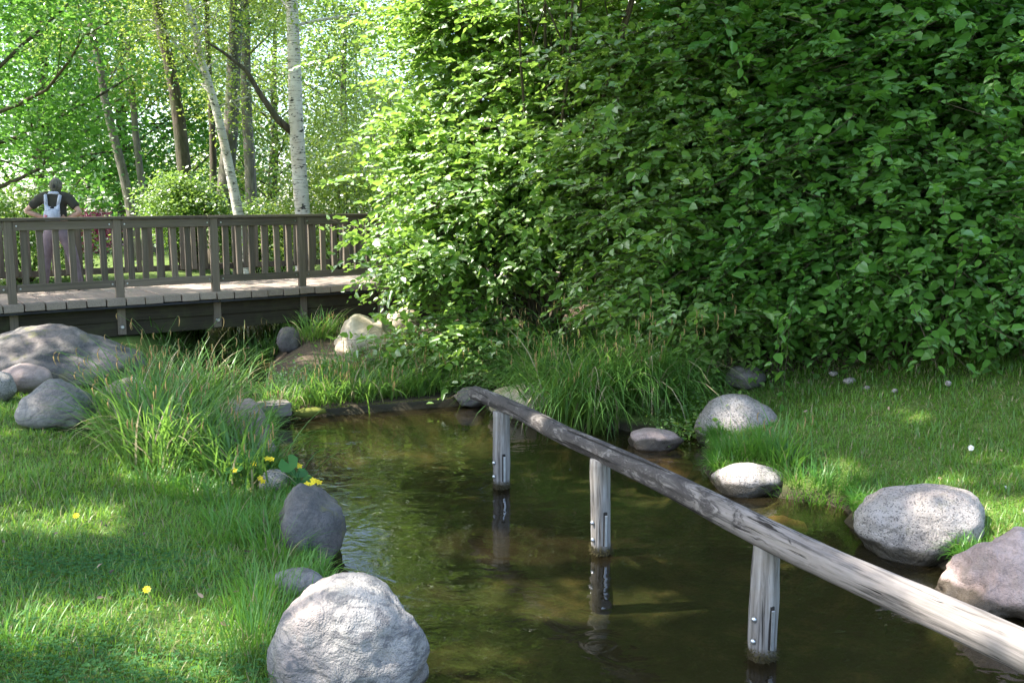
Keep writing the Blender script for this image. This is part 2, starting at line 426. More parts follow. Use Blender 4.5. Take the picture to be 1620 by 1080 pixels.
M['water'] = water_mat('water', (.54, .56, .42), (.20, .15, .07), .05, .75, .85)
M['stream'] = water_mat('stream', (.6, .6, .4), (.16, .14, .06), .2, 1.6, 1.3)

# ------------------------------------------------------------------ terrain and water
pool_px = [(610, 1110), (575, 1000), (498, 905), (486, 860), (462, 800), (440, 745), (428, 664), (752, 638), (800, 652), (880, 664),
           (990, 680), (1085, 688), (1120, 700), (1135, 768), (1235, 784), (1330, 800), (1372, 850), (1480, 890), (1560, 945), (1680, 1000)]
_raw = np.array([P(u, v)[:2] for u, v in pool_px])
def smooth_line(A, n=5):                         # Catmull-Rom through the points, with a slightly ragged edge
    out = []
    for i in range(len(A) - 1):
        p0, p1, p2, p3 = A[max(i - 1, 0)], A[i], A[i + 1], A[min(i + 2, len(A) - 1)]
        for t in np.linspace(0, 1, n, endpoint=False):
            q = .5 * ((2 * p1) + (p2 - p0) * t + (2 * p0 - 5 * p1 + 4 * p2 - p3) * t * t + (3 * p1 - p0 - 3 * p2 + p3) * t ** 3)
            out.append(q + .03 * np.array([math.sin(q[1] * 11 + q[0] * 5), math.sin(q[0] * 12 + q[1] * 7)]))
    return out + [A[-1]]
_left, _right = smooth_line(_raw[:7]), smooth_line(_raw[7:])
NL, NR = len(_left), len(_right)
POOL = np.array(_left + _right + [(5.2, 3.2), (5.4, 1.6), (-.6, 1.6), (-.6, 3.0)])
STREAM = np.array([(-3.2, 9.5), (-3.65, 10.7), (-3.9, 12.2), (-4.2, 14.0), (-4.9, 16.5), (-5.2, 20.0), (-6.5, 26.0)])
def seg_dist(px, py, A, closed=True):
    d = np.full(px.shape, 1e9)
    n = len(A)
    for i in range(n if closed else n - 1):
        a, b = A[i], A[(i + 1) % n]
        e = b - a; t = np.clip(((px - a[0]) * e[0] + (py - a[1]) * e[1]) / max(e @ e, 1e-9), 0, 1)
        d = np.minimum(d, np.hypot(px - a[0] - t * e[0], py - a[1] - t * e[1]))
    return d
def inside(px, py, A):
    r = np.zeros(px.shape, bool); n = len(A)
    for i in range(n):
        a, b = A[i], A[(i + 1) % n]
        c = ((a[1] > py) != (b[1] > py)) & (px < (b[0] - a[0]) * (py - a[1]) / (b[1] - a[1] + 1e-12) + a[0])
        r ^= c
    return r
def sm(x, a, b):
    t = np.clip((x - a) / (b - a), 0, 1); return t * t * (3 - 2 * t)
WEIR_A, WEIR_B = P(428, 664, .0)[:2], P(752, 638, .0)[:2]
def height(x, y):
    x = np.asarray(x, float); y = np.asarray(y, float)
    d = seg_dist(x, y, POOL); ins = inside(x, y, POOL)
    bump_ = .025 * np.sin(1.7 * x + .6 * y) * np.sin(1.3 * y - .4 * x) + .012 * np.sin(4.1 * x + 1) * np.sin(3.7 * y + 2)
    left = .10 + .11 * np.minimum(d, 3.0) + .02 * np.clip(d - 3, 0, 20)
    right = .09 + .25 * np.minimum(d, 3.6) + .03 * np.clip(d - 3.6, 0, 15)
    back = .07 + .09 * np.clip(d - .5, 0, 4) + .04 * np.clip(d - 4, 0, 8)
    wx = WEIR_A + 0
    rside = sm(x, .6, 1.9); bside = sm(y - (9.6 + 0 * x), -.6, .9) * sm(x, -3.4, -2.2)
    h = left * (1 - rside) + right * rside
    hb = back * (1 - sm(x, .8, 3.2)) + right * sm(x, .8, 3.2)
    h = h * (1 - bside) + hb * bside
    near = sm(3.6 - y, 0, 3.0) * .7 * (d > 0)
    h = np.maximum(h, near * (1 - np.exp(-d)))
    far = sm(y, 15.5, 19.0)
    h = h * (1 - far) + (.85 + .012 * (y - 19).clip(0, 200)) * far
    ds = seg_dist(x, y, STREAM, False)
    h = np.where(y > 9.4, h - (h - (-.02)) * (1 - sm(ds, .35, 1.25)), h)
    h = h + bump_ * sm(d, .1, .6)
    depth = -.38 * sm(d, 0.0, .45)
    h = np.where(ins, depth, h)
    return h
def grow(a, b, n, p):
    t = np.linspace(0, 1, n) ** p; return a + (b - a) * t
gx = np.concatenate([-grow(9, 400, 26, 3)[::-1], np.arange(-8.9, 9.0, .1), grow(9, 400, 26, 3)])
gy = np.concatenate([-grow(0, 200, 14, 3)[::-1], np.arange(.1, 20.0, .1), grow(20, 700, 34, 3)])
X, Y = np.meshgrid(gx, gy); Z = height(X, Y)
soil = np.clip(sm(X, .9, 2.2) * sm(Y - (10.9 - .38 * (X - 2)), -.3, .5), 0, 1)                  # bare earth under the shrubs
soil = np.maximum(soil, sm(Y, 9.4, 9.9) * (1 - sm(Y, 17.5, 18.5)) * sm(X, -4.6, -3.6) * .8)
ny, nx = X.shape
idx = np.arange(nx * ny).reshape(ny, nx)
Fg = np.stack([idx[:-1, :-1], idx[:-1, 1:], idx[1:, 1:], idx[1:, :-1]], -1).reshape(-1, 4)
g = link('ground', mesh_np('ground', np.stack([X, Y, Z], -1), Fg, {'soil': soil.ravel()}, True), M['ground']); g['kind'] = 'structure'

wp = [(-3.4, 1.2), (6.5, 1.2), (6.5, 9.0), (WEIR_B[0] + .9, WEIR_B[1] - .02), tuple(WEIR_B), tuple(WEIR_A), (-3.6, WEIR_A[1] - .1)]
me = bpy.data.meshes.new('pool_water'); me.from_pydata([(x, y, 0.0) for x, y in wp], [], [tuple(range(len(wp)))])
o = link('pool_water', me, M['water']); o['kind'] = 'structure'
sv = []
for i, p_ in enumerate(STREAM):
    t_ = STREAM[min(i + 1, len(STREAM) - 1)] - STREAM[max(i - 1, 0)]; t_ = t_ / np.linalg.norm(t_); nrm = np.array([-t_[1], t_[0]])
    sv += [(*(p_ + 1.2 * nrm), .055), (*(p_ - 1.2 * nrm), .055)]
me = bpy.data.meshes.new('stream_water'); me.from_pydata(sv, [], [(2 * i, 2 * i + 1, 2 * i + 3, 2 * i + 2) for i in range(len(STREAM) - 1)])
o = link('stream_water', me, M['stream']); o['kind'] = 'structure'

# ------------------------------------------------------------------ sunlit spots: gaps in the tree canopy along these sun rays
LIT = [(P(40, 775, .45), .38), (P(110, 765, .42), .3), (P(180, 930, .4), .42), (P(280, 925, .35), .40), (P(70, 950, .4), .36), (P(350, 960, .3), .30), (P(250, 1000, .35), .3),
       (P(560, 960, .45), .42), (P(500, 950, .4), .25), (P(620, 1010, .35), .25), (P(250, 690, .5), .45), (P(330, 740, .3), .35), (P(90, 625, .5), .28),
       (P(1500, 930, .6), .26), (P(1610, 1000, .6), .32), (P(1400, 890, .62), .16), (P(1560, 970, .6), .25), (P(1100, 770, .62), .12), (P(870, 680, .62), .15),
       (P(560, 690, -.2), .55), (P(660, 690, -.2), .5), (P(480, 690, -.2), .4), (P(900, 930, -.3), .32), (P(970, 950, -.3), .25), (P(760, 1050, -.3), .25),
       (P(560, 440, 1.1), .8), (P(640, 432, 1.1), .9), (P(450, 450, 1.06), .45), (P(570, 525, .5), .5), (P(500, 550, .4), .45), (P(640, 600, .4), .5), (P(750, 570, .4), .4),
       (P(1430, 630, .6), .16), (P(1310, 700, .4), .2), (P(1420, 840, .4), .3), (P(1560, 780, .35), .25), (P(1235, 640, .45), .12),
       (P(60, 545, .7), .22), (P(20, 580, .5), .25), (PD(470, 200, 19.0), .8), (PD(480, 300, 19.0), .8), (PD(700, 330, 13), 1.3), (PD(650, 200, 13), 1.6), (PD(800, 250, 13), 1.4), (PD(620, 430, 13), 1.2), (PD(900, 330, 12.5), .8)]
LIT += [(P(850, 940, -.35), .45), (P(990, 950, -.35), .4), (P(740, 1040, -.35), .35), (P(520, 700, -.3), .6), (P(700, 700, -.3), .5), (PD(960, 60, 12.5), 1.4), (PD(1000, 330, 11.5), .7), (PD(690, 300, 12.6), 2.1), (PD(830, 190, 12.6), 2.1), (PD(850, 390, 11.8), 1.5), (PD(930, 300, 12), 1.2), (PD(760, 420, 12), 1.3), (PD(640, 300, 12.8), 1.6), (PD(860, 130, 13), 1.7), (PD(740, 60, 13.5), 1.8), (PD(900, 400, 12), .9), (PD(700, 500, 12), .9), (PD(960, 200, 12), .9), (P(1490, 800, .4), .25), (P(1180, 750, .15), .28), (P(1150, 650, .35), .24), (P(1560, 740, .6), .3), (P(1450, 690, .6), .22), (P(1380, 755, .35), .28), (P(1600, 650, .8), .3), (P(1500, 640, .75), .2), (P(1260, 720, .35), .22), (P(950, 640, .5), .3), (P(1020, 600, .6), .25), (P(860, 640, .4), .3)]
LIT += [(np.array([-6.45 + .83 * q_, 11.84 + .556 * q_, 1.75]), .42) for q_ in (-.3, .5, 1.2, 2.0, 2.7, 3.6, 4.3, 5.2, 6.0)] + [(P(322, 545, .05), .6), (P(400, 528, .3), .6), (P(300, 520, .3), .6), (P(500, 330, .9), .9)]
LITP = np.array([a for a, _ in LIT]); LITR = np.array([r for _, r in LIT])
def canopy_gap(pos):
    keep = np.ones(len(pos), bool)
    wob = .75 + .35 * np.sin(pos[:, 0] * 5.1 + pos[:, 2] * 3.3) * np.sin(pos[:, 1] * 4.3 - pos[:, 2] * 2.1)
    for p_, r_ in zip(LITP, LITR):
        q = pos - p_; t = q @ SUN; dd = np.linalg.norm(q - np.outer(t, SUN), axis=1)
        keep &= ~((t > 0) & (dd < r_ * (wob + .25)))
    return keep

# ------------------------------------------------------------------ boulders
ROCK_FOOT = []                                   # (x, y, rx, ry): no lawn grass grows through them
def boulder(label, x0, x1, yt, yb, z0, mat, seed, depth=.8, angular=.3, rough=.09, name='boulder', bury=.28, group=None, rz=None, cat='boulder', sub=4, peak=0.0, px=0.0):
    rg = random.Random(seed)
    uc = (x0 + x1) / 2
    front = P(uc, yb, z0); w = (x1 - x0) * front[1] / F_PX; dep = depth * w
    yc = front[1] + dep * .42
    xc = front[0] * yc / front[1]; w *= yc / front[1]
    top = PD(uc, yt, yc + dep * .05)[2]; h = max(top - z0, .04)
    bm = bmesh.new(); bmesh.ops.create_icosphere(bm, subdivisions=sub, radius=1.0)
    planes = []
    for i in range(7 + int(angular * 8)):
        n_ = Vector((rg.gauss(0, 1), rg.gauss(0, 1), rg.gauss(0, .8))).normalized(); planes.append((n_, rg.uniform(.70, .95)))
    so = Vector((seed * 3.7, seed * 1.3, seed * 5.1))
    for v in bm.verts:
        c = v.co.copy()
        for n_, of in planes:
            e = c.dot(n_) - of
            if e > 0: c -= n_ * e * (.35 + .6 * angular)
        d_ = c.normalized()
        c += d_ * (rough * 1.3 * mnoise.noise(d_ * 1.2 + so) + rough * .7 * mnoise.noise(d_ * 2.7 + so) + rough * .38 * mnoise.noise(d_ * 6 + so) + rough * .2 * mnoise.noise(d_ * 13 + so))
        v.co = c
    xs = [v.co.x for v in bm.verts]; ys = [v.co.y for v in bm.verts]; zs = [v.co.z for v in bm.verts]
    sx, sy, sz = max(xs) - min(xs), max(ys) - min(ys), max(zs) - min(zs)
    H = h * (1 + bury)
    for v in bm.verts:
        v.co = Vector(((v.co.x - (max(xs) + min(xs)) / 2) / sx * w, (v.co.y - (max(ys) + min(ys)) / 2) / sy * dep, (v.co.z - min(zs)) / sz * H - bury * h))
    if peak:
        for v in bm.verts:
            t = min(max(v.co.z / h, 0.0), 1.0); k = 1 - peak * t ** 1.3; v.co.x = (v.co.x - px * w) * k + px * w; v.co.y *= 1 - peak * .6 * t
    for f in bm.faces: f.smooth = True
    me = bpy.data.meshes.new(name); bm.to_mesh(me); bm.free()
    o = link(name, me, mat, None, (xc, yc, z0), (0, 0, 0 if rz is None else rz))
    ROCK_FOOT.append((xc, yc, w * .46, dep * .46))
    return tag(o, label, cat, group)
SB = 'boulders along the pool banks'
boulder('big pale grey boulder with swirling pattern at the front edge of the pool', 414, 700, 903, 1150, .02, M['granite_white'], 3, .78, .6, .10, peak=.12, px=-.03, group=SB, sub=5)
boulder('low flat stone between the big pale boulder and the rounded grey one', 428, 520, 900, 948, .12, M['granite_white'], 5, .7, .3, .07, group=SB)
boulder('rounded dark grey boulder with wet black foot beside the yellow marsh flowers', 437, 552, 766, 906, -.02, M['granite_dark'], 8, 1.7, .55, .12, group=SB)
boulder('small pinkish stone peeping up at the bottom edge before the pale boulder', 488, 552, 1066, 1100, .10, M['granite_pink'], 9, .8, .2, .06, group=SB)
boulder('huge dark humped boulder lying under the left end of the footbridge', -60, 246, 511, 612, .33, M['granite_dark'], 12, .75, .75, .14, peak=.30, px=-.08, group=SB, sub=5)
boulder('pale pointed grey stone on the lawn below the huge dark boulder', 22, 156, 597, 676, .38, M['granite_white'], 17, .9, .9, .12, peak=.55, px=.08, group=SB)
boulder('buff rounded stone sunk in grass in front of the huge dark boulder', 2, 84, 574, 618, .40, M['granite_pink'], 19, .8, .3, .07, group=SB)
boulder('grey stone cut off by the left edge of the picture', -50, 26, 586, 634, .40, M['granite'], 21, .9, .5, .09, group=SB)
boulder('pinkish stone half hidden behind the tall sedge beside the pale pointed stone', 168, 240, 596, 655, .32, M['granite_pink'], 23, .8, .6, .09, group=SB)
boulder('warm grey stone behind the sedge at the corner of the wooden weir', 340, 432, 628, 720, .02, M['granite_pink'], 25, .8, .5, .10, group=SB)
boulder('grey stone standing in the water below the weathered timber block', 395, 440, 690, 745, -.02, M['granite'], 27, .8, .4, .08, group=SB)
boulder('grey stone behind the yellow marsh flowers at the water edge', 408, 462, 740, 800, .0, M['granite'], 29, .9, .4, .08, group=SB)
boulder('tall domed grey boulder at the foot of the right-hand lawn beside the arching sedge', 1092, 1240, 622, 712, -.02, M['granite'], 31, .75, .35, .08, peak=.28, px=-.05, group=SB)
boulder('small speckled grey boulder in the water below the bright grass tuft', 1124, 1243, 731, 790, -.02, M['granite'], 35, .75, .3, .07, group=SB)
boulder('large round speckled boulder behind the log rail on the right bank', 1344, 1560, 765, 903, -.03, M['granite'], 37, .85, .28, .075, group=SB, sub=5)
boulder('pink cracked boulder behind the log rail at the right edge', 1482, 1730, 836, 992, -.02, M['granite_pink'], 41, .8, .8, .14, peak=.3, group=SB, sub=5)
boulder('flat mossy brown stone lying in the water under the arching sedge', 994, 1082, 678, 716, -.02, M['granite_pink'], 43, .75, .5, .08, group=SB)
boulder('reddish stone sunk under water beside the small speckled boulder', 1195, 1345, 800, 856, -.26, M['stone_wet'], 47, .8, .3, .06, group='stones under water', bury=.5)
boulder('brown flat stone sunk under water before the domed grey boulder', 985, 1120, 722, 765, -.24, M['stone_wet'], 49, .8, .3, .06, group='stones under water', bury=.5)
boulder('small pale stone under water behind the log rail near the round boulder', 1385, 1470, 930, 965, -.26, M['granite'], 51, .8, .3, .06, group='stones under water', bury=.5)
boulder('sunlit buff sandstone boulder under the right part of the footbridge', 524, 640, 496, 566, .28, M['sandstone'], 53, .8, .95, .16, peak=.3, group=SB)
boulder('smaller sandstone block tucked behind the sunlit sandstone boulder', 612, 662, 484, 530, .40, M['sandstone'], 55, .8, .8, .10, group=SB)
boulder('brown stone half covered by hanging leaves right of the sandstone', 728, 800, 484, 540, .45, M['sandstone'], 57, .8, .8, .12, group=SB)
boulder('rounded brown stone in the sedge beneath the footbridge beam', 438, 476, 516, 552, .28, M['granite_dark'], 59, .8, .4, .08, group=SB)
boulder('buff flat rock under the arching sedge where the log rail begins', 770, 880, 606, 662, .02, M['sandstone'], 61, .8, .6, .09, group=SB)
boulder('small dull rock beside the end of the log rail', 716, 770, 610, 641, .03, M['granite_dark'], 63, .8, .9, .16, group=SB)
boulder('grey stone on bare earth below the shrubs behind the domed boulder', 1148, 1212, 578, 612, .38, M['granite_dark'], 65, .8, .4, .08, group=SB)
for i, (u, v, s_, lb) in enumerate([(1344, 604, 13, 'largest of the small loose stones on the earth under the dogwood'), (1372, 615, 8, 'small stone on the lawn just right of the largest loose stone'), (1172, 616, 13, 'pale chip of stone behind the top of the domed boulder'),
        (1192, 624, 9, 'small stone lying against the back of the domed boulder'), (1318, 592, 9, 'dull pebble left above the largest loose stone'), (1415, 620, 7, 'lone pebble in the middle of the upper right lawn'), (1500, 608, 6, 'pebble farthest right under the dogwood leaves')]):
    boulder(lb, u - s_ * .8, u + s_ * .8, v - s_ * .6, v + s_ * .25, float(height(*P(u, v, .5)[:2])), M['granite'], 70 + i, .8, .8, .16, name='small_stone', group='small loose stones by the shrubs', cat='stone', sub=2)

# ------------------------------------------------------------------ log railing standing in the pool
rail_pts = [P(u, v)[:2] for u, v in ((793, 771), (951, 874), (1205, 1039))]
rdir = unit(rail_pts[2] - rail_pts[0]); RAIL_Z = .645
posts = [rail_pts[0], rail_pts[1], rail_pts[2], rail_pts[2] + rdir * 1.5]
r0 = rail_pts[0] - rdir * .62
LR = root('log_railing', 'weathered log handrail on round posts standing in the pool', 'railing', (r0[0], r0[1], 0), math.atan2(rdir[1], rdir[0]))
rg = np.random.default_rng(5)
Lr = float(np.linalg.norm(posts[3] - r0)) + .5
nseg = 90; sx = np.linspace(0, Lr, nseg); nr = 28
ang = np.linspace(0, 2 * np.pi, nr, endpoint=False)
V = []
for i, x_ in enumerate(sx):
    end = min(1.0, .62 + x_ / .06, .62 + (Lr - x_) / .06)
    base_r = (.058 + .014 * min(x_ / 4.0, 1.0)) * end
    off = np.array([.012 * math.sin(x_ * 1.1 + .4) + .006 * math.sin(x_ * 3.1), .018 * math.sin(x_ * .8 + 1) + .006 * math.sin(x_ * 2.7)])
    for a in ang:
        q = Vector((x_ * 1.6, math.cos(a) * .9, math.sin(a) * .9))
        rr = base_r * (1 + .10 * mnoise.noise(q) + .05 * mnoise.noise(Vector((x_ * 2.2, math.cos(a) * 3.5, math.sin(a) * 3.5))) + .03 * mnoise.noise(Vector((x_ * 9, math.cos(a) * 6, math.sin(a) * 6))))
        c_ = mnoise.noise(Vector((x_ * .9 + 7, math.cos(a) * 4, math.sin(a) * 4)))
        if c_ > .42 and x_ > 1.5: rr -= .014 * min(1, (c_ - .42) * 9)     # drying cracks along the grain
        V.append((x_, off[0] + rr * math.cos(a), off[1] + rr * math.sin(a)))
V = np.array(V); ii = np.arange(nseg * nr).reshape(nseg, nr)
Fq = np.stack([ii[:-1], np.roll(ii[:-1], -1, 1), np.roll(ii[1:], -1, 1), ii[1:]], -1).reshape(-1, 4).tolist()
Fq += [tuple(range(nr))[::-1], tuple(range((nseg - 1) * nr, nseg * nr))]
me = bpy.data.meshes.new('rail'); me.from_pydata(V.tolist(), [], Fq); me.polygons.foreach_set('use_smooth', np.ones(len(me.polygons), bool))
link('rail', me, M['log'], LR, (0, 0, RAIL_Z))
def pool_post(x, seed, lean):
    rz = np.linspace(-.42, RAIL_Z - .035, 26); n = 24; V = []
    a_ = np.linspace(0, 2 * np.pi, n, endpoint=False)
    for z_ in rz:
        for a in a_:
            q = Vector((math.cos(a) * .8 + seed, math.sin(a) * .8, z_ * 2.2))
            r = .064 * (1 + .20 * mnoise.noise(q) + .10 * mnoise.noise(Vector((math.cos(a) * 3 + seed, math.sin(a) * 3, z_ * 5))))
            if z_ < .05: r *= 1 + .05 * mnoise.noise(Vector((math.cos(a) * 6 + seed, math.sin(a) * 6, z_ * 30)))
            # post skin stays uncut; a dark block behind the strap paints the gap's shade
            V.append((r * math.cos(a) + lean[0] * z_, r * math.sin(a) + lean[1] * z_, z_))
    V = np.array(V); ii = np.arange(len(rz) * n).reshape(len(rz), n)
    F = np.stack([ii[:-1], np.roll(ii[:-1], -1, 1), np.roll(ii[1:], -1, 1), ii[1:]], -1).reshape(-1, 4).tolist() + [tuple(range((len(rz) - 1) * n, len(rz) * n))]
    me = bpy.data.meshes.new('post'); me.from_pydata(V.tolist(), [], F); me.polygons.foreach_set('use_smooth', np.ones(len(me.polygons), bool))
    p = link('post', me, M['post'], LR, (x, 0, 0), (0, 0, -math.atan2(rdir[1], rdir[0])))
    wx, wy = r0 + rdir * x
    def at(dx, dz):                              # on the post skin, facing the camera side
        return (dx + lean[0] * dz, -math.sqrt(max(.066 ** 2 - dx * dx, 0)) + lean[1] * dz, dz)
    s = box_mesh('strap', .20, .014, .016, .002); q = at(.026, .165); o = link('strap', s, M['steel'], p, (q[0], q[1] - .003, q[2]), (0, -math.pi / 2, 0))
    sl_ = box_mesh('slot_shade', .22, .012, .024, .003); q = at(.021, .175); link('slot_shade', sl_, M['hole_shade'], p, (q[0], q[1] + .003, q[2]), (0, -math.pi / 2, 0))  # near-black block: shade of a saw cut painted as its colour
    for dz in (.21, .10):
        bm = bmesh.new(); bmesh.ops.create_uvsphere(bm, u_segments=10, v_segments=6, radius=.014)
        for v in bm.verts: v.co.y *= .7
        for f in bm.faces: f.smooth = True
        bme = bpy.data.meshes.new('bolt'); bm.to_mesh(bme); bm.free()
        q = at(-.052, dz); link('bolt', bme, M['steel'], p, (q[0] - .006, q[1] - .003, q[2]), (0, 0, -.7))
    # ragged collar of wet algae at the water line
    rr = np.random.default_rng(seed); nb = 260; aa = rr.uniform(0, 2 * np.pi, nb); zz = rr.uniform(.0, .06, nb)
    base = np.stack([.063 * np.cos(aa) + lean[0] * zz, .063 * np.sin(aa) + lean[1] * zz, zz], -1)
    Vb, Fb, tt, kk = blades(base, aa + rr.normal(0, .5, nb), rr.uniform(-.2, .7, nb), rr.uniform(.8, 1.6, nb), rr.uniform(.012, .03, nb), .006, 2)
    am = link('algae_collar', mesh_np('algae_collar', Vb, Fb), M['moss_wet'], p); am['kind'] = 'stuff'
for i, pp in enumerate(posts):
    pool_post(float(np.dot(pp - r0, rdir)), 11 + i * 7, [(.0, .01), (-.03, 0), (.01, 0), (0, 0)][i])

# ------------------------------------------------------------------ weir across the stream and the timber block
wd = WEIR_B - WEIR_A; wl = float(np.linalg.norm(wd)); wa = math.atan2(wd[1], wd[0]); wc = (WEIR_A + WEIR_B) / 2
WR = root('weir', 'low dark timber weir with mossy top across the end of the pool', 'weir', (*wc, 0), wa)
link('board', box_mesh('board', wl + .3, .06, .46, .008, .002, 3), M['wood_wet'], WR, (0, .03, -.155))
rr = np.random.default_rng(8); nb = 1500
base = np.stack([rr.uniform(-wl / 2, wl / 2, nb), rr.uniform(.005, .06, nb), np.full(nb, .073)], -1)
Vb, Fb, tt, kk = blades(base, rr.uniform(0, 6.28, nb), rr.uniform(.2, 1.4, nb), rr.uniform(.5, 1.6, nb), rr.uniform(.008, .025, nb), .006, 2)
mo = link('moss', mesh_np('moss', Vb, Fb), M['moss'], WR); mo['kind'] = 'stuff'
tb = P(435, 664, .05); te = P(466, 660, .05)
TB = root('timber_block', 'short weathered timber block at the left end of the weir', 'timber', (tb[0] - .12, tb[1] + .06, .10), wa + .05)
link('block', box_mesh('block', .52, .20, .16, .02, .006, 4), M['wood_log'], TB, (0, 0, .045))
link('sill', box_mesh('sill', .50, .16, .14, .01, .004, 5), M['wood_wet'], TB, (.0, .01, -.105))
# moss cushion
bm = bmesh.new(); bmesh.ops.create_icosphere(bm, subdivisions=3, radius=1)
for v in bm.verts:
    n_ = mnoise.noise(v.co * 2.3) * .25 + mnoise.noise(v.co * 6) * .15
    v.co = Vector((v.co.x * .17, v.co.y * .06, v.co.z * .05)) * (1 + n_)
for f in bm.faces: f.smooth = True
mc = bpy.data.meshes.new('moss_cushion'); bm.to_mesh(mc); bm.free()
mp = P(488, 655, .06)
tag(link('moss_cushion', mc, M['moss'], None, (mp[0], mp[1] + .05, .07), (0, 0, wa)), 'yellow green moss cushion on the weir beside the timber block', 'moss')

# ------------------------------------------------------------------ footbridge
BA = np.array([-6.45, 11.84]); BD = unit(np.array([3.23, 2.16])); BN = np.array([-BD[1], BD[0]])
BANG = math.atan2(BD[1], BD[0]); BW = 3.4; BAY = 1.31
def bz(s): q = s / 3.94; return 1.0 + .07 * q - .009 * q * q
S0, S1 = -2.62, 10.5
FB = root('footbridge', 'weathered wooden footbridge with baluster railings over the stream', 'footbridge', (BA[0], BA[1], 0), BANG)
def bl(s, n, z): return (s, n, z)                # local coordinates: along, across (away from camera), up
rb = random.Random(4)
def slope(s): return math.atan((bz(s + .1) - bz(s - .1)) / .2)
deck_meshes = [box_mesh('plank', BW + .34, .232, .095, .006, .004, q) for q in range(5)]
for m_ in deck_meshes: m_.materials.append(M['wood_deck'])
s = S0 - .1
while s < S1:
    link('plank', deck_meshes[rb.randrange(5)], None, FB, bl(s, BW / 2 + rb.uniform(-.012, .012), bz(s) - .0475 + rb.uniform(-.003, .003)), (-slope(s), rb.uniform(-.002, .002), math.pi / 2))
    s += .246
def strip(nm, n, zoff, D, H, mat, a=S0, b=S1, step=BAY, jit=.003):
    x = a
    while x < b - .05:
        e = min(x + step, b); m_ = (x + e) / 2
        link(nm, box_mesh(nm, e - x - .003, D, H, .005, jit, int(x * 10) + 50), mat, FB, bl(m_, n, bz(m_) + zoff), (0, -slope(m_), 0)); x = e
for n_, sg in ((-.06, -1), (BW + .06, 1)):
    strip('edge_strip', n_ + sg * .055, -.125, .05, .03, M['iron'], step=2.62)
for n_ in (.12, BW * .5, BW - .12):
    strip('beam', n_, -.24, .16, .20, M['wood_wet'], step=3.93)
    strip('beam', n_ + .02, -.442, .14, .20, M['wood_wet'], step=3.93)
post_me = [box_mesh('post', 1.58, .105, .105, .007, .003, q) for q in range(4)]
bal_me = [box_mesh('baluster', .90, .058, .080, .005, .004, q + 9) for q in range(6)]
for m_ in post_me + bal_me: m_.materials.append(M['wood'])
def bolt_mesh(r, d):
    bm = bmesh.new(); bmesh.ops.create_cone(bm, cap_ends=True, segments=10, radius1=r, radius2=r * .6, depth=d)
    me = bpy.data.meshes.new('bolt'); bm.to_mesh(me); bm.free(); me.materials.append(M['steel']); return me
bolt_s, bolt_b = bolt_mesh(.014, .014), bolt_mesh(.036, .02)
def railing(n0, out, first, last):
    """n0: across position of the post centres; out: +1 when the outer side looks away from the camera"""
    k = first
    while k <= last:
        s = k * BAY
        p = link('post', post_me[rb.randrange(4)], None, FB, bl(s, n0, bz(s) + 1.06 - .79), (0, -math.pi / 2 - rb.uniform(-.006, .006), 0))
        if out < 0: link('bolt', bolt_b, None, p, (-.68, -.06, 0), (math.pi / 2, 0, 0))
        if k < last:
            a, b = s + .056, s + BAY - .056; m_ = (a + b) / 2
            for zc, hh, nm in ((.995, .115, 'upper_rail'), (.185, .105, 'lower_rail')):
                ra = link(nm, box_mesh(nm, b - a, .042, hh, .005, .003, rb.randrange(999)), M['wood'], FB, bl(m_, n0 + out * .02, bz(m_) + zc), (0, -slope(m_), 0))
                if out < 0:
                    for e in (-1, 1): link('bolt', bolt_s, None, ra, (e * ((b - a) / 2 - .04), -.028, 0), (math.pi / 2, 0, 0))
            for j in range(6):
                sb_ = a + (b - a) * (j + .62) / 6.25
                link('baluster', bal_me[rb.randrange(6)], None, FB, bl(sb_, n0 - out * .033, bz(sb_) + .60), (rb.uniform(-.01, .01), -math.pi / 2 + rb.uniform(-.012, .012), 0) if False else (0, -math.pi / 2 + rb.uniform(-.012, .012), rb.uniform(-.05, .05)))
        k += 1
    strip('handrail', n0, 1.078, .165, .036, M['wood'], first * BAY - .1, last * BAY + .1, 2.62)
railing(.07, -1, -2, 8)
railing(BW - .07, 1, -2, 8)
# curved pale root hanging at the far end of the deck
cp = np.array([PD(962, 412, 16.6), PD(953, 425, 16.6), PD(954, 438, 16.5), PD(959, 450, 16.5), PD(963, 462, 16.4)])
tag(link('hanging_root', tube_mesh('hanging_root', [tube(cp, [.04, .035, .035, .03, .02], 7)]), M['bark_grey']), 'pale curved root hanging by the far end of the bridge deck', 'root')

# ------------------------------------------------------------------ person on the bridge, seen from behind, hands on hips
def skin_mesh(name, verts, edges, radii, rootv=0, sub=2):
    me = bpy.data.meshes.new(name + '_graph'); me.from_pydata(verts, edges, [])
    o = bpy.data.objects.new(name, me); COL.objects.link(o)
    md = o.modifiers.new('skin', 'SKIN'); md.use_smooth_shade = True
    for i, r in enumerate(radii):
        sv_ = me.skin_vertices[0].data[i]; sv_.radius = r if isinstance(r, tuple) else (r, r)
        sv_.use_root = (i == rootv)
    ss = o.modifiers.new('sub', 'SUBSURF'); ss.levels = sub; ss.render_levels = sub
    dg = bpy.context.evaluated_depsgraph_get(); dg.update()
    out = bpy.data.meshes.new_from_object(o.evaluated_get(dg)); out.name = name
    bpy.data.objects.remove(o); out.polygons.foreach_set('use_smooth', np.ones(len(out.polygons), bool)); return out
def graph():
    V, E, R = [], [], []
    def add(p, r, par=None):
        V.append(tuple(p)); R.append(r)
        if par is not None: E.append((par, len(V) - 1))
        return len(V) - 1
    return V, E, R, add
s_p = 1.0
pz = PD(97, 456, 13.8)
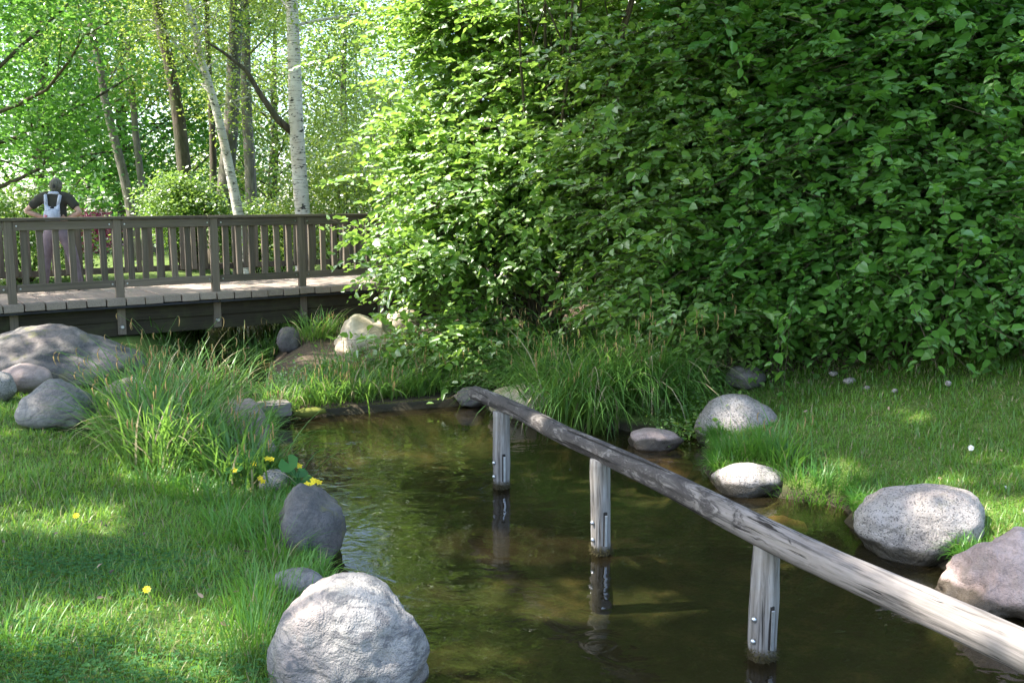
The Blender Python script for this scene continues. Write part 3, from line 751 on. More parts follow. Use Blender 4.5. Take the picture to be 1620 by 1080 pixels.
# z of the deck below the feet
rel = np.array([pz[0], pz[1]]) - BA; dz_p = bz(float(rel @ BD))
PR = root('person', 'person in dark shirt and mauve trousers on the bridge with hands on hips', 'person', (pz[0], pz[1], dz_p), .12)
M['skin'] = plain('skin', (.50, .30, .22), .55); M['shirt'] = plain('shirt', (.045, .042, .032), .9); M['trousers'] = plain('trousers', (.20, .15, .165), .9)
M['hair'] = bark('hair', (.27, .24, .21), (.045, .038, .03), (60, 60, 9)); M['shoe'] = plain('shoe', (.06, .05, .045), .7); M['pack'] = plain('pack', (.45, .47, .55), .75); M['pack_red'] = plain('pack_red', (.6, .2, .24), .75); M['black'] = plain('black', (.015, .015, .017), .6)
V_, E_, R_, add = graph()
pel = add((0, 0, .96), (.13, .10))
ch = add((0, -.01, 1.18), (.14, .10), pel); ub = add((0, -.01, 1.36), (.115, .07), ch); nk = add((.0, .01, 1.46), .052, ub)
n2 = add((.005, .03, 1.51), .05, nk); h1 = add((.01, .04, 1.56), (.072, .085), n2); h2 = add((.01, .035, 1.63), (.072, .088), h1)
nose = add((.045, .135, 1.565), .014, h1)
for sx_, e_, w_ in ((-1, (-.42, -.05, 1.19), (-.205, .02, 1.10)), (1, (.36, -.06, 1.17), (.17, .0, 1.09))):
    sh = add((sx_ * .175, -.01, 1.385), .046, ub); el = add(e_, .045, sh); mid_ = add(tuple((np.array(e_) + np.array(w_)) / 2 + np.array([0, -.008, 0])), .041, el); wr = add(w_, .029, mid_)
    d_ = unit(np.array(w_) - np.array(e_)); pm = add(tuple(np.array(w_) + d_ * .05 + np.array([0, .01, -.01])), (.034, .018), wr)
    for q in range(4):
        f0 = np.array(V_[pm]) + d_ * .035 + np.array([0, -.004, (q - 1.5) * .019]); a1 = add(tuple(f0), .0095, pm); a2 = add(tuple(f0 + np.array([-sx_ * .028, .018 + .003 * q, -.012])), .0088, a1); add(tuple(f0 + np.array([-sx_ * .040, .042, -.026 + .003 * q])), .0078, a2)
    t1 = add(tuple(np.array(w_) + d_ * .03 + np.array([0, -.028, .02])), .0105, wr); add(tuple(np.array(w_) + d_ * .06 + np.array([0, -.045, .022])), .0092, t1)
for sx_, kn, an in ((-1, (-.20, .03, .50), (-.235, -.03, .09)), (1, (.185, .04, .50), (.255, .0, .09))):
    hp = add((sx_ * .09, 0, .88), .085, pel); k_ = add(kn, .056, hp); a_ = add(an, .038, k_); add((an[0] + sx_ * .02, an[1] + .15, .04), (.038, .028), a_)
link('body', skin_mesh('body', V_, E_, R_), M['skin'], PR)
V_, E_, R_, add = graph()
a0 = add((0, 0, 1.00), (.158, .122)); a1 = add((0, -.01, 1.16), (.162, .122), a0); a2 = add((0, -.012, 1.30), (.182, .122), a1); a3 = add((0, -.006, 1.405), (.175, .108), a2); add((0, .004, 1.478), (.082, .080), a3)
for sx_, e_ in ((-1, (-.42, -.05, 1.19)), (1, (.36, -.06, 1.17))):
    q0 = add((sx_ * .18, -.01, 1.39), .086, a3); e_ = np.array(e_); q1 = add(tuple(np.array((sx_ * .18, -.01, 1.385)) * .45 + e_ * .55), .070, q0); add(tuple(np.array((sx_ * .18, -.01, 1.385)) * .28 + e_ * .72), .066, q1)
link('shirt', skin_mesh('shirt', V_, E_, R_), M['shirt'], PR)
V_, E_, R_, add = graph()
b0 = add((0, 0, .97), (.165, .128)); b1 = add((0, -.005, 1.05), (.155, .118), b0)
for sx_, kn, an in ((-1, (-.20, .03, .50), (-.235, -.03, .10)), (1, (.185, .04, .50), (.255, .0, .10))):
    hp = add((sx_ * .095, -.01, .86), (.115, .125), b0); md_ = add((sx_ * .145, .012, .69), .095, hp); k_ = add(kn, .083, md_); cf = add(((kn[0] + an[0]) / 2, (kn[1] + an[1]) / 2, .30), .078, k_); add((an[0], an[1], .085), .070, cf)
link('trousers', skin_mesh('trousers', V_, E_, R_), M['trousers'], PR)
bm = bmesh.new(); bmesh.ops.create_icosphere(bm, subdivisions=4, radius=1.0)
for v in bm.verts:
    c = v.co; r = 1 + .05 * mnoise.noise(c * 2.2) + .025 * mnoise.noise(Vector((c.x * 9, c.y * 9, c.z * 3)))
    if c.y > .35 and c.z < .35: r *= .78                 # the face stays free
    v.co = Vector((c.x * .086 * r, c.y * .102 * r, c.z * (.108 if c.z > 0 else .125) * r))
    if c.z < -.45: v.co.x *= .86; v.co.y = v.co.y * .8 - .004
for f in bm.faces: f.smooth = True
hm = bpy.data.meshes.new('hair'); bm.to_mesh(hm); bm.free()
link('hair', hm, M['hair'], PR, (.010, .022, 1.572))
link('hair_clip', box_mesh('hair_clip', .035, .02, .05, .006), M['black'], PR, (.012, -.078, 1.55))
for sx_, an in ((-1, (-.235, -.03)), (1, (.255, .0))):
    V_, E_, R_, add = graph(); q = add((0, 0, .06), .045); q2 = add((sx_ * .01, .10, .042), (.045, .036), q); add((sx_ * .02, .19, .03), (.042, .026), q2); add((0, -.05, .045), .038, q)
    link('shoe', skin_mesh('shoe', V_, E_, R_), M['shoe'], PR, (an[0], an[1], 0))
BPK = root('backpack', 'small pale grey backpack worn by the person on the bridge', 'backpack', (pz[0], pz[1], dz_p), .12)
def pad(name, pts, thick, mat, parent, loc=(0, 0, 0), bev=.012):
    bm = bmesh.new(); f = bm.faces.new([bm.verts.new((x, 0, z)) for x, z in pts]); e = bmesh.ops.extrude_face_region(bm, geom=[f])
    for v in e['geom']:
        if isinstance(v, bmesh.types.BMVert): v.co.y -= thick
    bmesh.ops.recalc_face_normals(bm, faces=bm.faces); bmesh.ops.bevel(bm, geom=bm.edges[:], offset=bev, segments=2, affect='EDGES')
    for q in bm.faces: q.smooth = True
    me = bpy.data.meshes.new(name); bm.to_mesh(me); bm.free(); return link(name, me, mat, parent, loc)
pad('pouch', [(-.115, 1.03), (.10, 1.03), (.105, 1.15), (.085, 1.22), (-.09, 1.22), (-.12, 1.15)], .10, M['pack'], BPK, (0, -.115, 0), .02)
pad('back_panel', [(-.11, 1.16), (.10, 1.16), (.10, 1.30), (.05, 1.25), (-.05, 1.25), (-.115, 1.32)], .035, M['pack'], BPK, (0, -.12, 0), .008)
pad('strap', [(-.115, 1.26), (-.065, 1.26), (-.075, 1.44), (-.115, 1.43)], .03, M['pack'], BPK, (0, -.112, 0), .008)
pad('strap', [(.045, 1.22), (.10, 1.28), (.135, 1.42), (.085, 1.43)], .03, M['pack'], BPK, (0, -.112, 0), .008)
pad('collar', [(-.085, 1.43), (.10, 1.43), (.07, 1.475), (-.05, 1.475)], .03, M['pack'], BPK, (0, -.075, 0), .008)
pad('logo', [(-.10, 1.10), (-.06, 1.095), (-.055, 1.13), (-.095, 1.135)], .004, M['pack_red'], BPK, (0, -.217, 0), .001)
pad('mesh_opening', [(-.03, 1.225), (.03, 1.225), (.02, 1.26), (-.012, 1.265)], .006, M['black'], BPK, (0, -.158, 0), .001)

# ------------------------------------------------------------------ trees
def rnd_dirs(rng, n, up=0.0):
    d = rng.normal(size=(n, 3)); d[:, 2] += up; return unit(d)
def make_crown(rng, centers, per, spread, L, six=False, flat=.55, droop=0.0, aspect=.62, gap=True, nup=.9):
    centers = np.asarray(centers); N_ = len(centers) * per
    c = np.repeat(centers, per, 0)
    off = rng.normal(size=(N_, 3)) * np.array([1, 1, flat]) * np.repeat(np.broadcast_to(spread, (len(centers),)), per)[:, None]
    off[:, 2] -= droop * np.abs(rng.normal(size=N_))
    pos = c + off
    if gap: pos = pos[canopy_gap(pos)]
    n_ = len(pos)
    d = rnd_dirs(rng, n_); d[:, 2] = d[:, 2] * .5 - .25
    nm = rng.normal(size=(n_, 3)) * .55 + np.array([0, 0, nup])
    ln = L * rng.uniform(.65, 1.3, n_)
    V, F, k = leaves(pos, d, nm, ln, ln * aspect, six)
    return V, F, np.repeat(rng.random(n_), k)
def tree(label, base, top, bend, r0, crown, seed, barkm, leafm, group, height_=14.0, nbr=26, t0=.25, blen=2.6, per=120, spread=.38, leafL=.13, ncl=4, droop=0.0, flat=.55, cat='tree', name='tree', elev=(.25, .75), six=False, aspect=.62, gap=True):
    """base/top: world points on the trunk axis; the trunk goes on along that line up to height_."""
    rng = np.random.default_rng(seed)
    base = np.array(base, float); top = np.array(top, float)
    R = root(name, label, cat, base, 0, group)
    ax = (top - base) / (top[2] - base[2])
    zs = np.linspace(-.3, height_, 22)
    path = np.stack([ax[0] * zs * np.where(zs > top[2] - base[2], .9, 1), ax[1] * zs, zs], -1)
    path[:, 0] += bend * np.sin(np.clip(zs / max(top[2] - base[2], .1), 0, 1.3) * math.pi) + .03 * np.sin(zs * 1.3 + seed); path[:, 1] += .05 * np.sin(zs * .9 + seed)
    rad = r0 * np.clip(1 - .82 * np.clip(zs, 0, None) / height_, .05, 1); rad[:2] *= 1.25
    link('trunk', tube_mesh('trunk', [tube(path, rad, 14, True, .03, rng)]), barkm, R)
    limbs, centers = [], []
    for i in range(nbr):
        t = t0 + (1 - t0) * ((i + rng.random()) / nbr) ** 1.05; t = min(t, .985)
        k = t * (height_ + .3) - .3; p0 = np.array([np.interp(k, zs, path[:, j]) for j in range(3)])
        az = i * 2.39996 + rng.normal(0, .35); el = rng.uniform(*elev)
        ln = blen * (1.15 - .75 * t) * rng.uniform(.7, 1.25)
        kk = np.linspace(0, 1, 6); d = np.array([math.cos(az) * math.cos(el), math.sin(az) * math.cos(el), math.sin(el)])
        pt = p0 + np.outer(kk * ln, d) + np.outer(kk ** 2 * ln * .16, np.array([rng.normal(0, .6), rng.normal(0, .6), -1.0 if droop else .2]))
        pt = pt + np.cumsum(rng.normal(size=pt.shape) * .05 * ln, 0) * kk[:, None]
        limbs.append(tube(pt, np.interp(k, zs, rad) * .22 * (1 - .85 * kk) + .006, 5, False))
        for q in range(ncl):
            f = .32 + .70 * (q + rng.random() * .7) / ncl
            c = np.array([np.interp(f, kk, pt[:, j]) for j in range(3)]) + rng.normal(size=3) * .28 * ln * .35
            centers.append(c)
            limbs.append(tube(np.array([np.array([np.interp(max(f - .25, 0), kk, pt[:, j]) for j in range(3)]), c]), [.012, .004], 3, False))
    link('limbs', tube_mesh('limbs', limbs), barkm, R)
    cw = np.array(centers) + base
    V, F, rn = make_crown(rng, cw, per, spread, leafL, six, flat, droop, aspect, gap)
    cr = link('crown', mesh_np('crown', V - base, F, {'rnd': rn}), leafm, R); cr['kind'] = 'stuff'
    return R
def gz(x, y): return float(height(x, y))
def tr(label, u0, d0, u1, v1, dia, height_, seed, barkm, leafm, bend=0.0, **kw):
    b = PD(u0, 340, d0); b[2] = gz(b[0], b[1]); t = PD(u1, v1, d0)
    return tree(label, b, t, bend, dia / 2, None, seed, barkm, leafm, kw.pop('group', 'trees beyond the footbridge'), height_, **kw)
BK, BG, BB = M['bark'], M['bark_grey'], M['birch_bark']
BE = tr('upright white birch right behind the footbridge railing', 476, 19.0, 459, 0, .36, 14, 101, BB, M['leaf_birch'], .05, nbr=30, t0=.40, blen=2.8, per=130, leafL=.07, ncl=5, droop=.55, spread=.40, name='birch_tree')
cp = np.array([PD(u, v, d) for u, v, d in ((466, 212, 19.0), (440, 190, 18.9), (412, 150, 18.8), (390, 112, 18.7), (352, 82, 18.6), (325, 66, 18.5))]) - np.array(BE.location)
link('bough', tube_mesh('bough', [tube(cp, [.085, .07, .055, .045, .03, .015], 8, True)]), BK, BE)
tr('slender white birch leaning steeply to the left', 392, 21.0, 305, 60, .27, 11, 102, BB, M['leaf_birch'], .22, nbr=24, t0=.42, blen=2.6, per=140, leafL=.075, ncl=4, droop=.45, spread=.40, name='birch_tree')
tr('straight dark trunked alder left of the leaning birch', 308, 22.0, 244, 0, .36, 15, 103, BK, M['leaf_far'], .12, nbr=24, t0=.42, blen=3.0, per=170, leafL=.09, ncl=4)
tr('tall grey trunked tree crossing behind the leaning birch', 350, 24.0, 378, 0, .46, 16, 104, BG, M['leaf_birch'], -.05, nbr=26, t0=.40, blen=3.4, per=170, leafL=.09, ncl=4)
tr('thin dark trunk beside the tall grey trunk', 336, 23.0, 330, 60, .20, 12, 105, BK, M['leaf_far'], .0, nbr=18, t0=.45, blen=2.4, per=130, leafL=.09, ncl=3)
tr('grey trunk half hidden between the two birches', 395, 27.0, 390, 100, .38, 14, 106, BG, M['leaf_lime'], .0, nbr=22, t0=.40, blen=3.2, per=160, leafL=.10, ncl=4)
tr('slim leaning grey tree above the person', 212, 26.0, 160, 130, .28, 14, 107, BG, M['leaf_far'], .1, nbr=24, t0=.35, blen=3.2, per=170, leafL=.10, ncl=4)
tr('thin leaning tree between the slim grey tree and the dark alder', 236, 29.0, 205, 120, .26, 14, 108, BG, M['leaf_lime'], .0, nbr=24, t0=.30, blen=3.2, per=170, leafL=.105, ncl=4)
tr('leafy dark tree at the left edge overhanging the footbridge', -40, 17.5, -20, 100, .40, 13, 109, BK, M['leaf_dark'], .1, nbr=40, t0=.16, blen=3.6, per=210, leafL=.11, ncl=5, spread=.42, name='lime_tree', gap=False)
tr('broad dark leaved tree behind the person', 60, 31.0, 70, 0, .5, 12, 110, BK, M['leaf_dark'], .0, nbr=40, t0=.06, blen=4.4, per=110, leafL=.19, ncl=5, spread=.55)
tr('dense dark tree low behind the slim leaning trunks', 190, 36.0, 190, 0, .5, 11, 111, BK, M['leaf_dark'], .0, nbr=40, t0=.04, blen=5.0, per=120, leafL=.21, ncl=5, spread=.65)
far = [(-150, 40, 13, 'leaf_far', 'pale green tree far off beyond the left end of the bridge'), (285, 44, 12, 'leaf_lime', 'light green distant tree filling the gap right of the leaning trunks'),
       (430, 40, 11, 'leaf_lime', 'yellow green distant tree between the birches'), (540, 38, 9.5, 'leaf_far', 'rounded distant tree right of the upright birch'),
       (660, 46, 13, 'leaf_far', 'distant tree partly hidden behind the big shrub'), (120, 52, 14, 'leaf_far', 'tallest distant tree behind the person'),
       (380, 60, 15, 'leaf_far', 'farthest tree seen between the trunks'), (560, 64, 13, 'leaf_lime', 'far yellow green tree under the gap of sky')]
for i, (u, d_, h_, lm, lb) in enumerate(far):
    tr(lb, u, d_, u + 5, 0, .5, h_, 120 + i, BG, M[lm], .0, nbr=36, t0=.06, blen=4.6, per=100, leafL=.17, ncl=4, spread=.6, group='distant trees')
# canopy trees that stand outside the picture on the left and shade the near banks
for i, (x, y, h_, lb) in enumerate([(-6.6, 7.6, 15.0, 'spreading tree just outside the picture on the left bank'), (-7.6, 4.0, 11.5, 'shade tree left of the near lawn'), (-10.4, 11.4, 12.5, 'tall tree by the left end of the bridge')]):
    b = np.array([x, y, gz(x, y)])
    tree(lb, b, b + np.array([.15, 0, 5.]), .1, .22, None, 140 + i, BK, M['leaf_far'], 'shade trees on the left bank', h_, nbr=[46, 38, 38][i], t0=[.46, .36, .36][i], blen=[7.6, 6.0, 5.8][i], per=[165, 170, 160][i], leafL=.17, ncl=5, spread=.55)

# ------------------------------------------------------------------ shrubs
def sprays(rng, p0, ax, ln, nl, L, up=.9, droop=.35, aspect=.66, clump_tone=None):
    """leafy twigs: p0 (N,3), ax (N,3), ln (N); nl leaves per twig set alternately."""
    n = len(p0); ax = unit(ax)
    k = (np.arange(nl) + .6) / nl
    P_ = p0[:, None] + ax[:, None] * (ln[:, None] * k)[..., None]; P_[..., 2] -= droop * ln[:, None] * k ** 2
    side = unit(np.cross(ax, np.array([0, 0, 1.0])) + 1e-6)
    sg = np.where(np.arange(nl) % 2 == 0, 1.0, -1.0)
    d = ax[:, None] * .65 + side[:, None] * (sg[None, :, None] * .8) + rng.normal(size=(n, nl, 3)) * .28; d[..., 2] -= .22
    d[:, -1] = ax + rng.normal(size=(n, 3)) * .2
    tilt = rng.normal(size=(n, 1, 3)) * .35
    nm = rng.normal(size=(n, nl, 3)) * .38 + np.array([0, 0, up]) + tilt + ax[:, None] * .30
    lf = L * rng.uniform(.42, 1.22, (n, nl)) * (.75 + .35 * np.sin(np.pi * k))[None]
    V, F, kk = leaves(P_.reshape(-1, 3), d.reshape(-1, 3), nm.reshape(-1, 3), lf.ravel(), (lf * aspect * rng.uniform(.85, 1.15, lf.shape)).ravel(), True)
    tw = np.clip(clump_tone[:, None] * .55 + rng.random((n, 1)) * .25 + rng.random((n, nl)) * .3, 0, 1)
    kt = np.linspace(0, 1, 2); T = p0[:, None] + ax[:, None] * (ln[:, None] * kt)[..., None]; T[..., 2] -= droop * ln[:, None] * kt ** 2
    TV, TF = many_tubes(T, np.broadcast_to(np.array([.004, .0015]), (n, 2)), 3)
    return V, F, np.repeat(tw.ravel(), kk), TV, TF
def shrub(label, base, ells, ncl, per, seed, leafm, L=.085, tw=(.30, .6), nl=11, cspread=.34, group='shrubs on the right bank', name='shrub', stems=22, shell=(.72, 1.02), zmin=.25, face=((-.2, -.95, .2), -.30), up=.9, droop=.35):
    """ells: list of (center, radii, weight): lumps of the crown. face: only clumps on this side of the lump are built (direction, limit)."""
    rng = np.random.default_rng(seed); base = np.array(base, float)
    R = root(name, label, 'shrub', base, 0, group)
    wts = np.array([e[2] for e in ells]); wts = wts / wts.sum()
    C, O = [], []
    while len(C) < ncl:
        e = ells[rng.choice(len(ells), p=wts)]; d = rnd_dirs(rng, 1, .15)[0]
        if face is not None and d @ np.array(face[0]) < face[1]: continue
        f = rng.uniform(*shell) * (1 + .22 * math.sin(d[0] * 5 + seed + 3 * e[0][0]) * math.sin(d[2] * 6 + d[1] * 4 + e[0][2]) + .08 * math.sin(d[0] * 13) * math.sin(d[2] * 15))
        c = np.array(e[0]) + d * np.array(e[1]) * f
        if c[2] < gz(c[0], c[1]) + zmin: continue
        C.append(c); O.append(unit(d / np.array(e[1])))
    C, O = np.array(C), np.array(O)
    p0 = np.repeat(C, per, 0); o_ = np.repeat(O, per, 0); n = len(p0)
    flat = np.array([1, 1, .34])
    p0 = p0 + rng.normal(size=(n, 3)) * cspread * flat * np.repeat(rng.uniform(.6, 1.35, ncl), per)[:, None]
    ax = o_ * np.array([1, 1, .45]) + rng.normal(size=(n, 3)) * np.array([.6, .6, .32]); ax[:, 2] += .08
    gzs = height(p0[:, 0], p0[:, 1]); keep = p0[:, 2] > gzs + .12; tone = np.repeat(rng.random(ncl) ** 1.3, per)[keep]; p0, ax = p0[keep], ax[keep]; n = len(p0)
    V, F, rn, TV, TF = sprays(rng, p0, ax, rng.uniform(tw[0], tw[1], n), nl, L, up, droop, .66, tone)
    fo = link('foliage', mesh_np('foliage', V - base, F, {'rnd': rn}), leafm, R); fo['kind'] = 'stuff'
    tg = link('twigs', mesh_np('twigs', TV - base, TF), M['twig'], R); tg['kind'] = 'stuff'
    st = []
    for i in range(stems):
        c = C[rng.integers(ncl)]; b = base + np.array([rng.normal(0, .25), rng.normal(0, .25), -.1]); kk = np.linspace(0, 1, 8)
        m = b + (c - b) * np.array([.35, .35, .6]); pt = np.outer((1 - kk) ** 2, b) + np.outer(2 * kk * (1 - kk), m) + np.outer(kk ** 2, c); pt += rng.normal(size=pt.shape) * .03
        st.append(tube(pt - base, .032 * (1 - .8 * kk) * rng.uniform(.6, 1.3), 6, False))
        for q in range(4):
            c2 = C[np.argsort(np.linalg.norm(C - pt[5], axis=1))[rng.integers(12)]]; a = pt[3 + q % 4]
            st.append(tube(np.linspace(a, c2, 4) - base + rng.normal(size=(4, 3)) * .03, np.array([.012, .01, .007, .004]), 4, False))
    link('stems', tube_mesh('stems', st), M['twig'], R)
    return R
# the big sunlit shrub that hangs over the bridge
c0 = PD(840, 470, 12.6)
shrub('huge bright green shrub leaning over the footbridge', (c0[0], c0[1], gz(c0[0], c0[1])),
      [(PD(850, 180, 13.2), (1.65, 1.5, 1.6), 1.2), (PD(748, 285, 12.9), (.95, .95, .95), .8), (PD(735, 415, 12.2), (.78, .75, .55), .55), (PD(855, 305, 12.2), (1.15, 1.0, .62), .8),
       (PD(980, 230, 12.2), (1.4, 1.3, 1.4), 1.0), (PD(1060, 420, 11.2), (.75, .8, .75), .6), (PD(790, 60, 13.6), (1.2, 1.2, 1.4), .8), (PD(900, 10, 12.8), (1.8, 1.6, 1.4), .8), (PD(745, 535, 11.6), (.52, .5, .24), .2),
       (np.array([.9, 9.7, 6.7]), (1.7, 1.3, 1.0), .5), (np.array([2.5, 9.1, 6.5]), (1.6, 1.3, 1.0), .5), (np.array([4.1, 8.5, 6.3]), (1.5, 1.3, 1.0), .45)],  # unseen high lumps, added to shade the dogwood and right lawn
      640, 16, 201, M['leaf_shrub'], .118, tw=(.34, .68), nl=10, stems=44, shell=(.5, 1.03), zmin=.30)
c1 = PD(1120, 560, 10.8)
shrub('mid green shrub with hanging sprays above the domed boulder', (c1[0], c1[1], gz(c1[0], c1[1])),
      [(PD(1100, 330, 10.8), (1.1, 1.0, 1.3), 1.0), (PD(1090, 120, 11.2), (1.5, 1.2, 1.5), 1.0), (PD(1090, 470, 10.3), (.6, .6, .62), .45), (PD(1200, 230, 10.8), (1.2, 1.0, 1.4), 1.0)],
      300, 15, 202, M['leaf_shrub'], .105, nl=10, stems=20, zmin=.45)
c2 = PD(1400, 560, 10.0)
shrub('dark green dogwood with large leaves at the back of the right-hand lawn', (c2[0], c2[1], gz(c2[0], c2[1])),
      [(PD(1350, 398, 9.9), (1.25, 1.0, .90), 1.1), (PD(1500, 362, 9.3), (1.1, .9, .90), 1.1), (PD(1250, 445, 10.3), (.85, .8, .65), .6), (PD(1450, 200, 9.8), (1.5, 1.1, 1.2), 1.0), (PD(1600, 375, 9.0), (1.0, .9, .95), .8), (PD(1300, 260, 10.3), (1.2, 1.0, 1.2), .8)],
      470, 14, 203, M['leaf_dark'], .112, tw=(.32, .62), nl=10, stems=24, zmin=.12, up=.8, droop=.5)
c3 = PD(1580, 420, 9.8)
shrub('tall dark shrub rising at the upper right behind the dogwood', (c3[0], c3[1], gz(c3[0], c3[1])),
      [(PD(1560, 90, 9.8), (1.5, 1.2, 1.5), 1.0), (PD(1330, 60, 10.6), (1.6, 1.2, 1.3), 1.0), (PD(1700, 250, 9.2), (1.3, 1.1, 1.6), .8)],
      240, 15, 204, M['leaf_dark'], .12, nl=10, stems=22, zmin=.5)
# dark trees closing the view behind the shrubs
for i, (x, y, h_, lb) in enumerate([(3.0, 16.5, 9, 'dark tree directly behind the mid green shrub'), (6.2, 14.0, 9, 'dark tree behind the dogwood'), (9.2, 12.5, 9, 'dark tree at the right edge behind the tall shrub'), (4.0, 22.5, 9, 'dark tree beyond the far end of the bridge'), (6.0, 20.0, 12, 'tall dark tree deep behind the shrubs')]):
    b = np.array([x, y, gz(x, y)])
    tree(lb, b, b + np.array([.1, 0, 5.]), .1, .2, None, 220 + i, BK, M['leaf_dark'], 'trees behind the shrubs', h_, nbr=36, t0=.05, blen=3.6, per=70, leafL=.20, ncl=5, spread=.55)
# low bright shrubs between bridge and trees
for i, (u, v, d_, rx, rz_, lm, lb) in enumerate([(288, 335, 21.5, .95, .8, 'leaf_far', 'low yellow green bush behind the railing left of the birch'), (540, 330, 20.5, 1.5, 1.3, 'leaf_lime', 'bright bush behind the railing right of the upright birch'),
        (40, 390, 18.5, 1.4, 1.2, 'leaf_far', 'green bush behind the left bay of the railing'), (420, 380, 22, 1.1, .9, 'leaf_far', 'bush behind the railing between the two birches'), (138, 372, 30, .75, .8, 'petal_pink', 'pink flowering bush on the far lawn'), (600, 250, 24, 2.2, 2.0, 'leaf_lime', 'tall light green bush beyond the bridge beside the big shrub')]):
    c_ = PD(u, v, d_); rng = np.random.default_rng(300 + i); n_ = 90
    dirs = rnd_dirs(rng, n_, .2); cen = c_ + dirs * np.array([rx, rx * .8, rz_]) * rng.uniform(.5, 1.0, (n_, 1)); gzz = gz(c_[0], c_[1]); cen = cen[cen[:, 2] > gzz + .1]
    b = np.array([c_[0], c_[1], gzz]); R = root('bush', lb, 'bush', b, 0, 'bushes beyond the footbridge')
    V, F, rn = make_crown(rng, cen, 120, .26 * rx ** .5, .085, False)
    fo = link('foliage', mesh_np('foliage', V - b, F, {'rnd': rn}), M[lm], R); fo['kind'] = 'stuff'
    link('stems', tube_mesh('stems', [tube(np.linspace(np.array([0, 0, -.1]), c2_ - b, 4), [.03, .022, .014, .006], 5, False) for c2_ in cen[:14]]), M['twig'], R)

# ------------------------------------------------------------------ sedges, tufts and lawn
def sedge(label, pts_px, n, seed, L=(.55, .95), spread=.16, spikes=14, z=None, group='pendulous sedges', az_bias=None, e=(.85, 1.5), curv=(.7, 2.2), w=.015, name='sedge', mat='sedge', cat='sedge', world=None, dens=None):
    rng = np.random.default_rng(seed)
    cs = np.array([P(u, v, .1)[:2] for u, v in pts_px]) if world is None else np.array(world, float)
    c0_ = cs.mean(0); b0 = np.array([c0_[0], c0_[1], gz(*c0_) if z is None else z])
    ci = rng.integers(len(cs), size=n); bx = cs[ci] + rng.normal(size=(n, 2)) * spread
    hz_ = height(bx[:, 0], bx[:, 1]); hz_ = np.maximum(hz_, -.02) if z is None else np.full(n, z)
    base = np.stack([bx[:, 0], bx[:, 1], hz_ - .02], -1)
    out = np.arctan2(bx[:, 1] - cs[ci][:, 1], bx[:, 0] - cs[ci][:, 0]); az = out + rng.normal(0, .7, n)
    if az_bias is not None: m = rng.random(n) < az_bias[1]; az = np.where(m, az_bias[0] + rng.normal(0, .6, n), az)
    ln = rng.uniform(*L, n)
    V, F, tt, kk = blades(base - b0, az, rng.uniform(*e, n), rng.uniform(*curv, n), ln, w * rng.uniform(.6, 1.3, n), 7)
    R = root(name, label, cat, b0, 0, group)
    lv = link('leaves', mesh_np('leaves', V, F, {'rnd': np.repeat(rng.random(n), kk), 'dry': np.repeat(rng.random(n), kk), 'tip': tt}), M[mat], R); lv['kind'] = 'stuff'
    if spikes:
        m = spikes; bi = rng.integers(n, size=m); az2 = az[bi] + rng.normal(0, .5, m); h = rng.uniform(L[0] * .95, L[1] * 1.15, m)
        k = np.linspace(0, 1, 7); th = rng.uniform(1.25, 1.5, m)[:, None] - rng.uniform(.9, 2.0, m)[:, None] * k ** 2.2
        hd = np.stack([np.cos(az2), np.sin(az2), 0 * az2], -1)
        st = (h / 6)[:, None, None] * (np.cos(th)[..., None] * hd[:, None] + np.sin(th)[..., None] * np.array([0, 0, 1.]))
        pth = np.concatenate([(base[bi] - b0)[:, None], (base[bi] - b0)[:, None] + np.cumsum(st[:, :-1], 1)], 1)
        SV, SF = many_tubes(pth, np.broadcast_to(np.linspace(.0028, .0016, 7), (m, 7)), 3)
        stl = link('stalks', mesh_np('stalks', SV, SF, {'rnd': np.full(len(SV), .6), 'dry': np.zeros(len(SV)), 'tip': np.ones(len(SV))}), M[mat], R); stl['kind'] = 'stuff'
        sp = []
        for q in range(3):
            st_ = pth[:, 6 - q]; kk2 = np.linspace(0, 1, 5); hh = rng.uniform(.06, .12, m)
            pp = st_[:, None] + (hh[:, None] * kk2)[..., None] * (hd[:, None] * (.75 - .7 * kk2)[None, :, None]); pp[..., 2] -= hh[:, None] * (kk2 ** 1.5) * .95
            sp.append(pp)
        sp = np.concatenate(sp); CV, CF = many_tubes(sp, np.broadcast_to(np.array([.0015, .0042, .005, .004, .001]), (len(sp), 5)), 5)
        ck = link('flower_spikes', mesh_np('flower_spikes', CV, CF), M['catkin'], R); ck['kind'] = 'stuff'
    return R
sedge('tall sedge clump with drooping brown spikes on the left bank behind the near lawn', [(230, 720), (270, 735), (250, 760), (300, 740)], 480, 401, (.6, 1.05), .13, 22)
sedge('sedge clump leaning out beside the pale pointed stone', [(215, 690), (250, 680), (285, 690)], 400, 402, (.6, 1.0), .13, 16)
sedge('sedge clump at the corner of the weir with pale dead blades', [(330, 710), (365, 730), (350, 760), (390, 770)], 420, 403, (.45, .8), .13, 16)
sedge('sedge growing behind the left clump towards the stream', [(300, 665), (340, 668)], 320, 404, (.6, 1.0), .13, 18)
for i, (u, v) in enumerate([(440, 640), (505, 634), (560, 630), (610, 622), (665, 616), (715, 612), (540, 610), (620, 600), (690, 590)]):
    lb = ['sedge just behind the timber block', 'sedge with pale arching blades behind the moss cushion', 'sedge behind the middle of the weir', 'sedge right of the middle of the weir', 'sedge near the right end of the weir', 'sedge beside the small dull rock at the rail end', 'second row sedge below the sandstone boulder', 'second row sedge between sandstone and weir', 'second row sedge under the hanging leaves'][i]
    sedge(lb, [(u - 12, v), (u + 14, v - 3)], 210, 410 + i, (.35, .62), .14, 10, group='sedges behind the weir')
sedge('sunny sedge tuft left of the sandstone boulder', [(495, 566), (515, 560)], 260, 421, (.35, .6), .12, 6, group='sedges behind the weir')
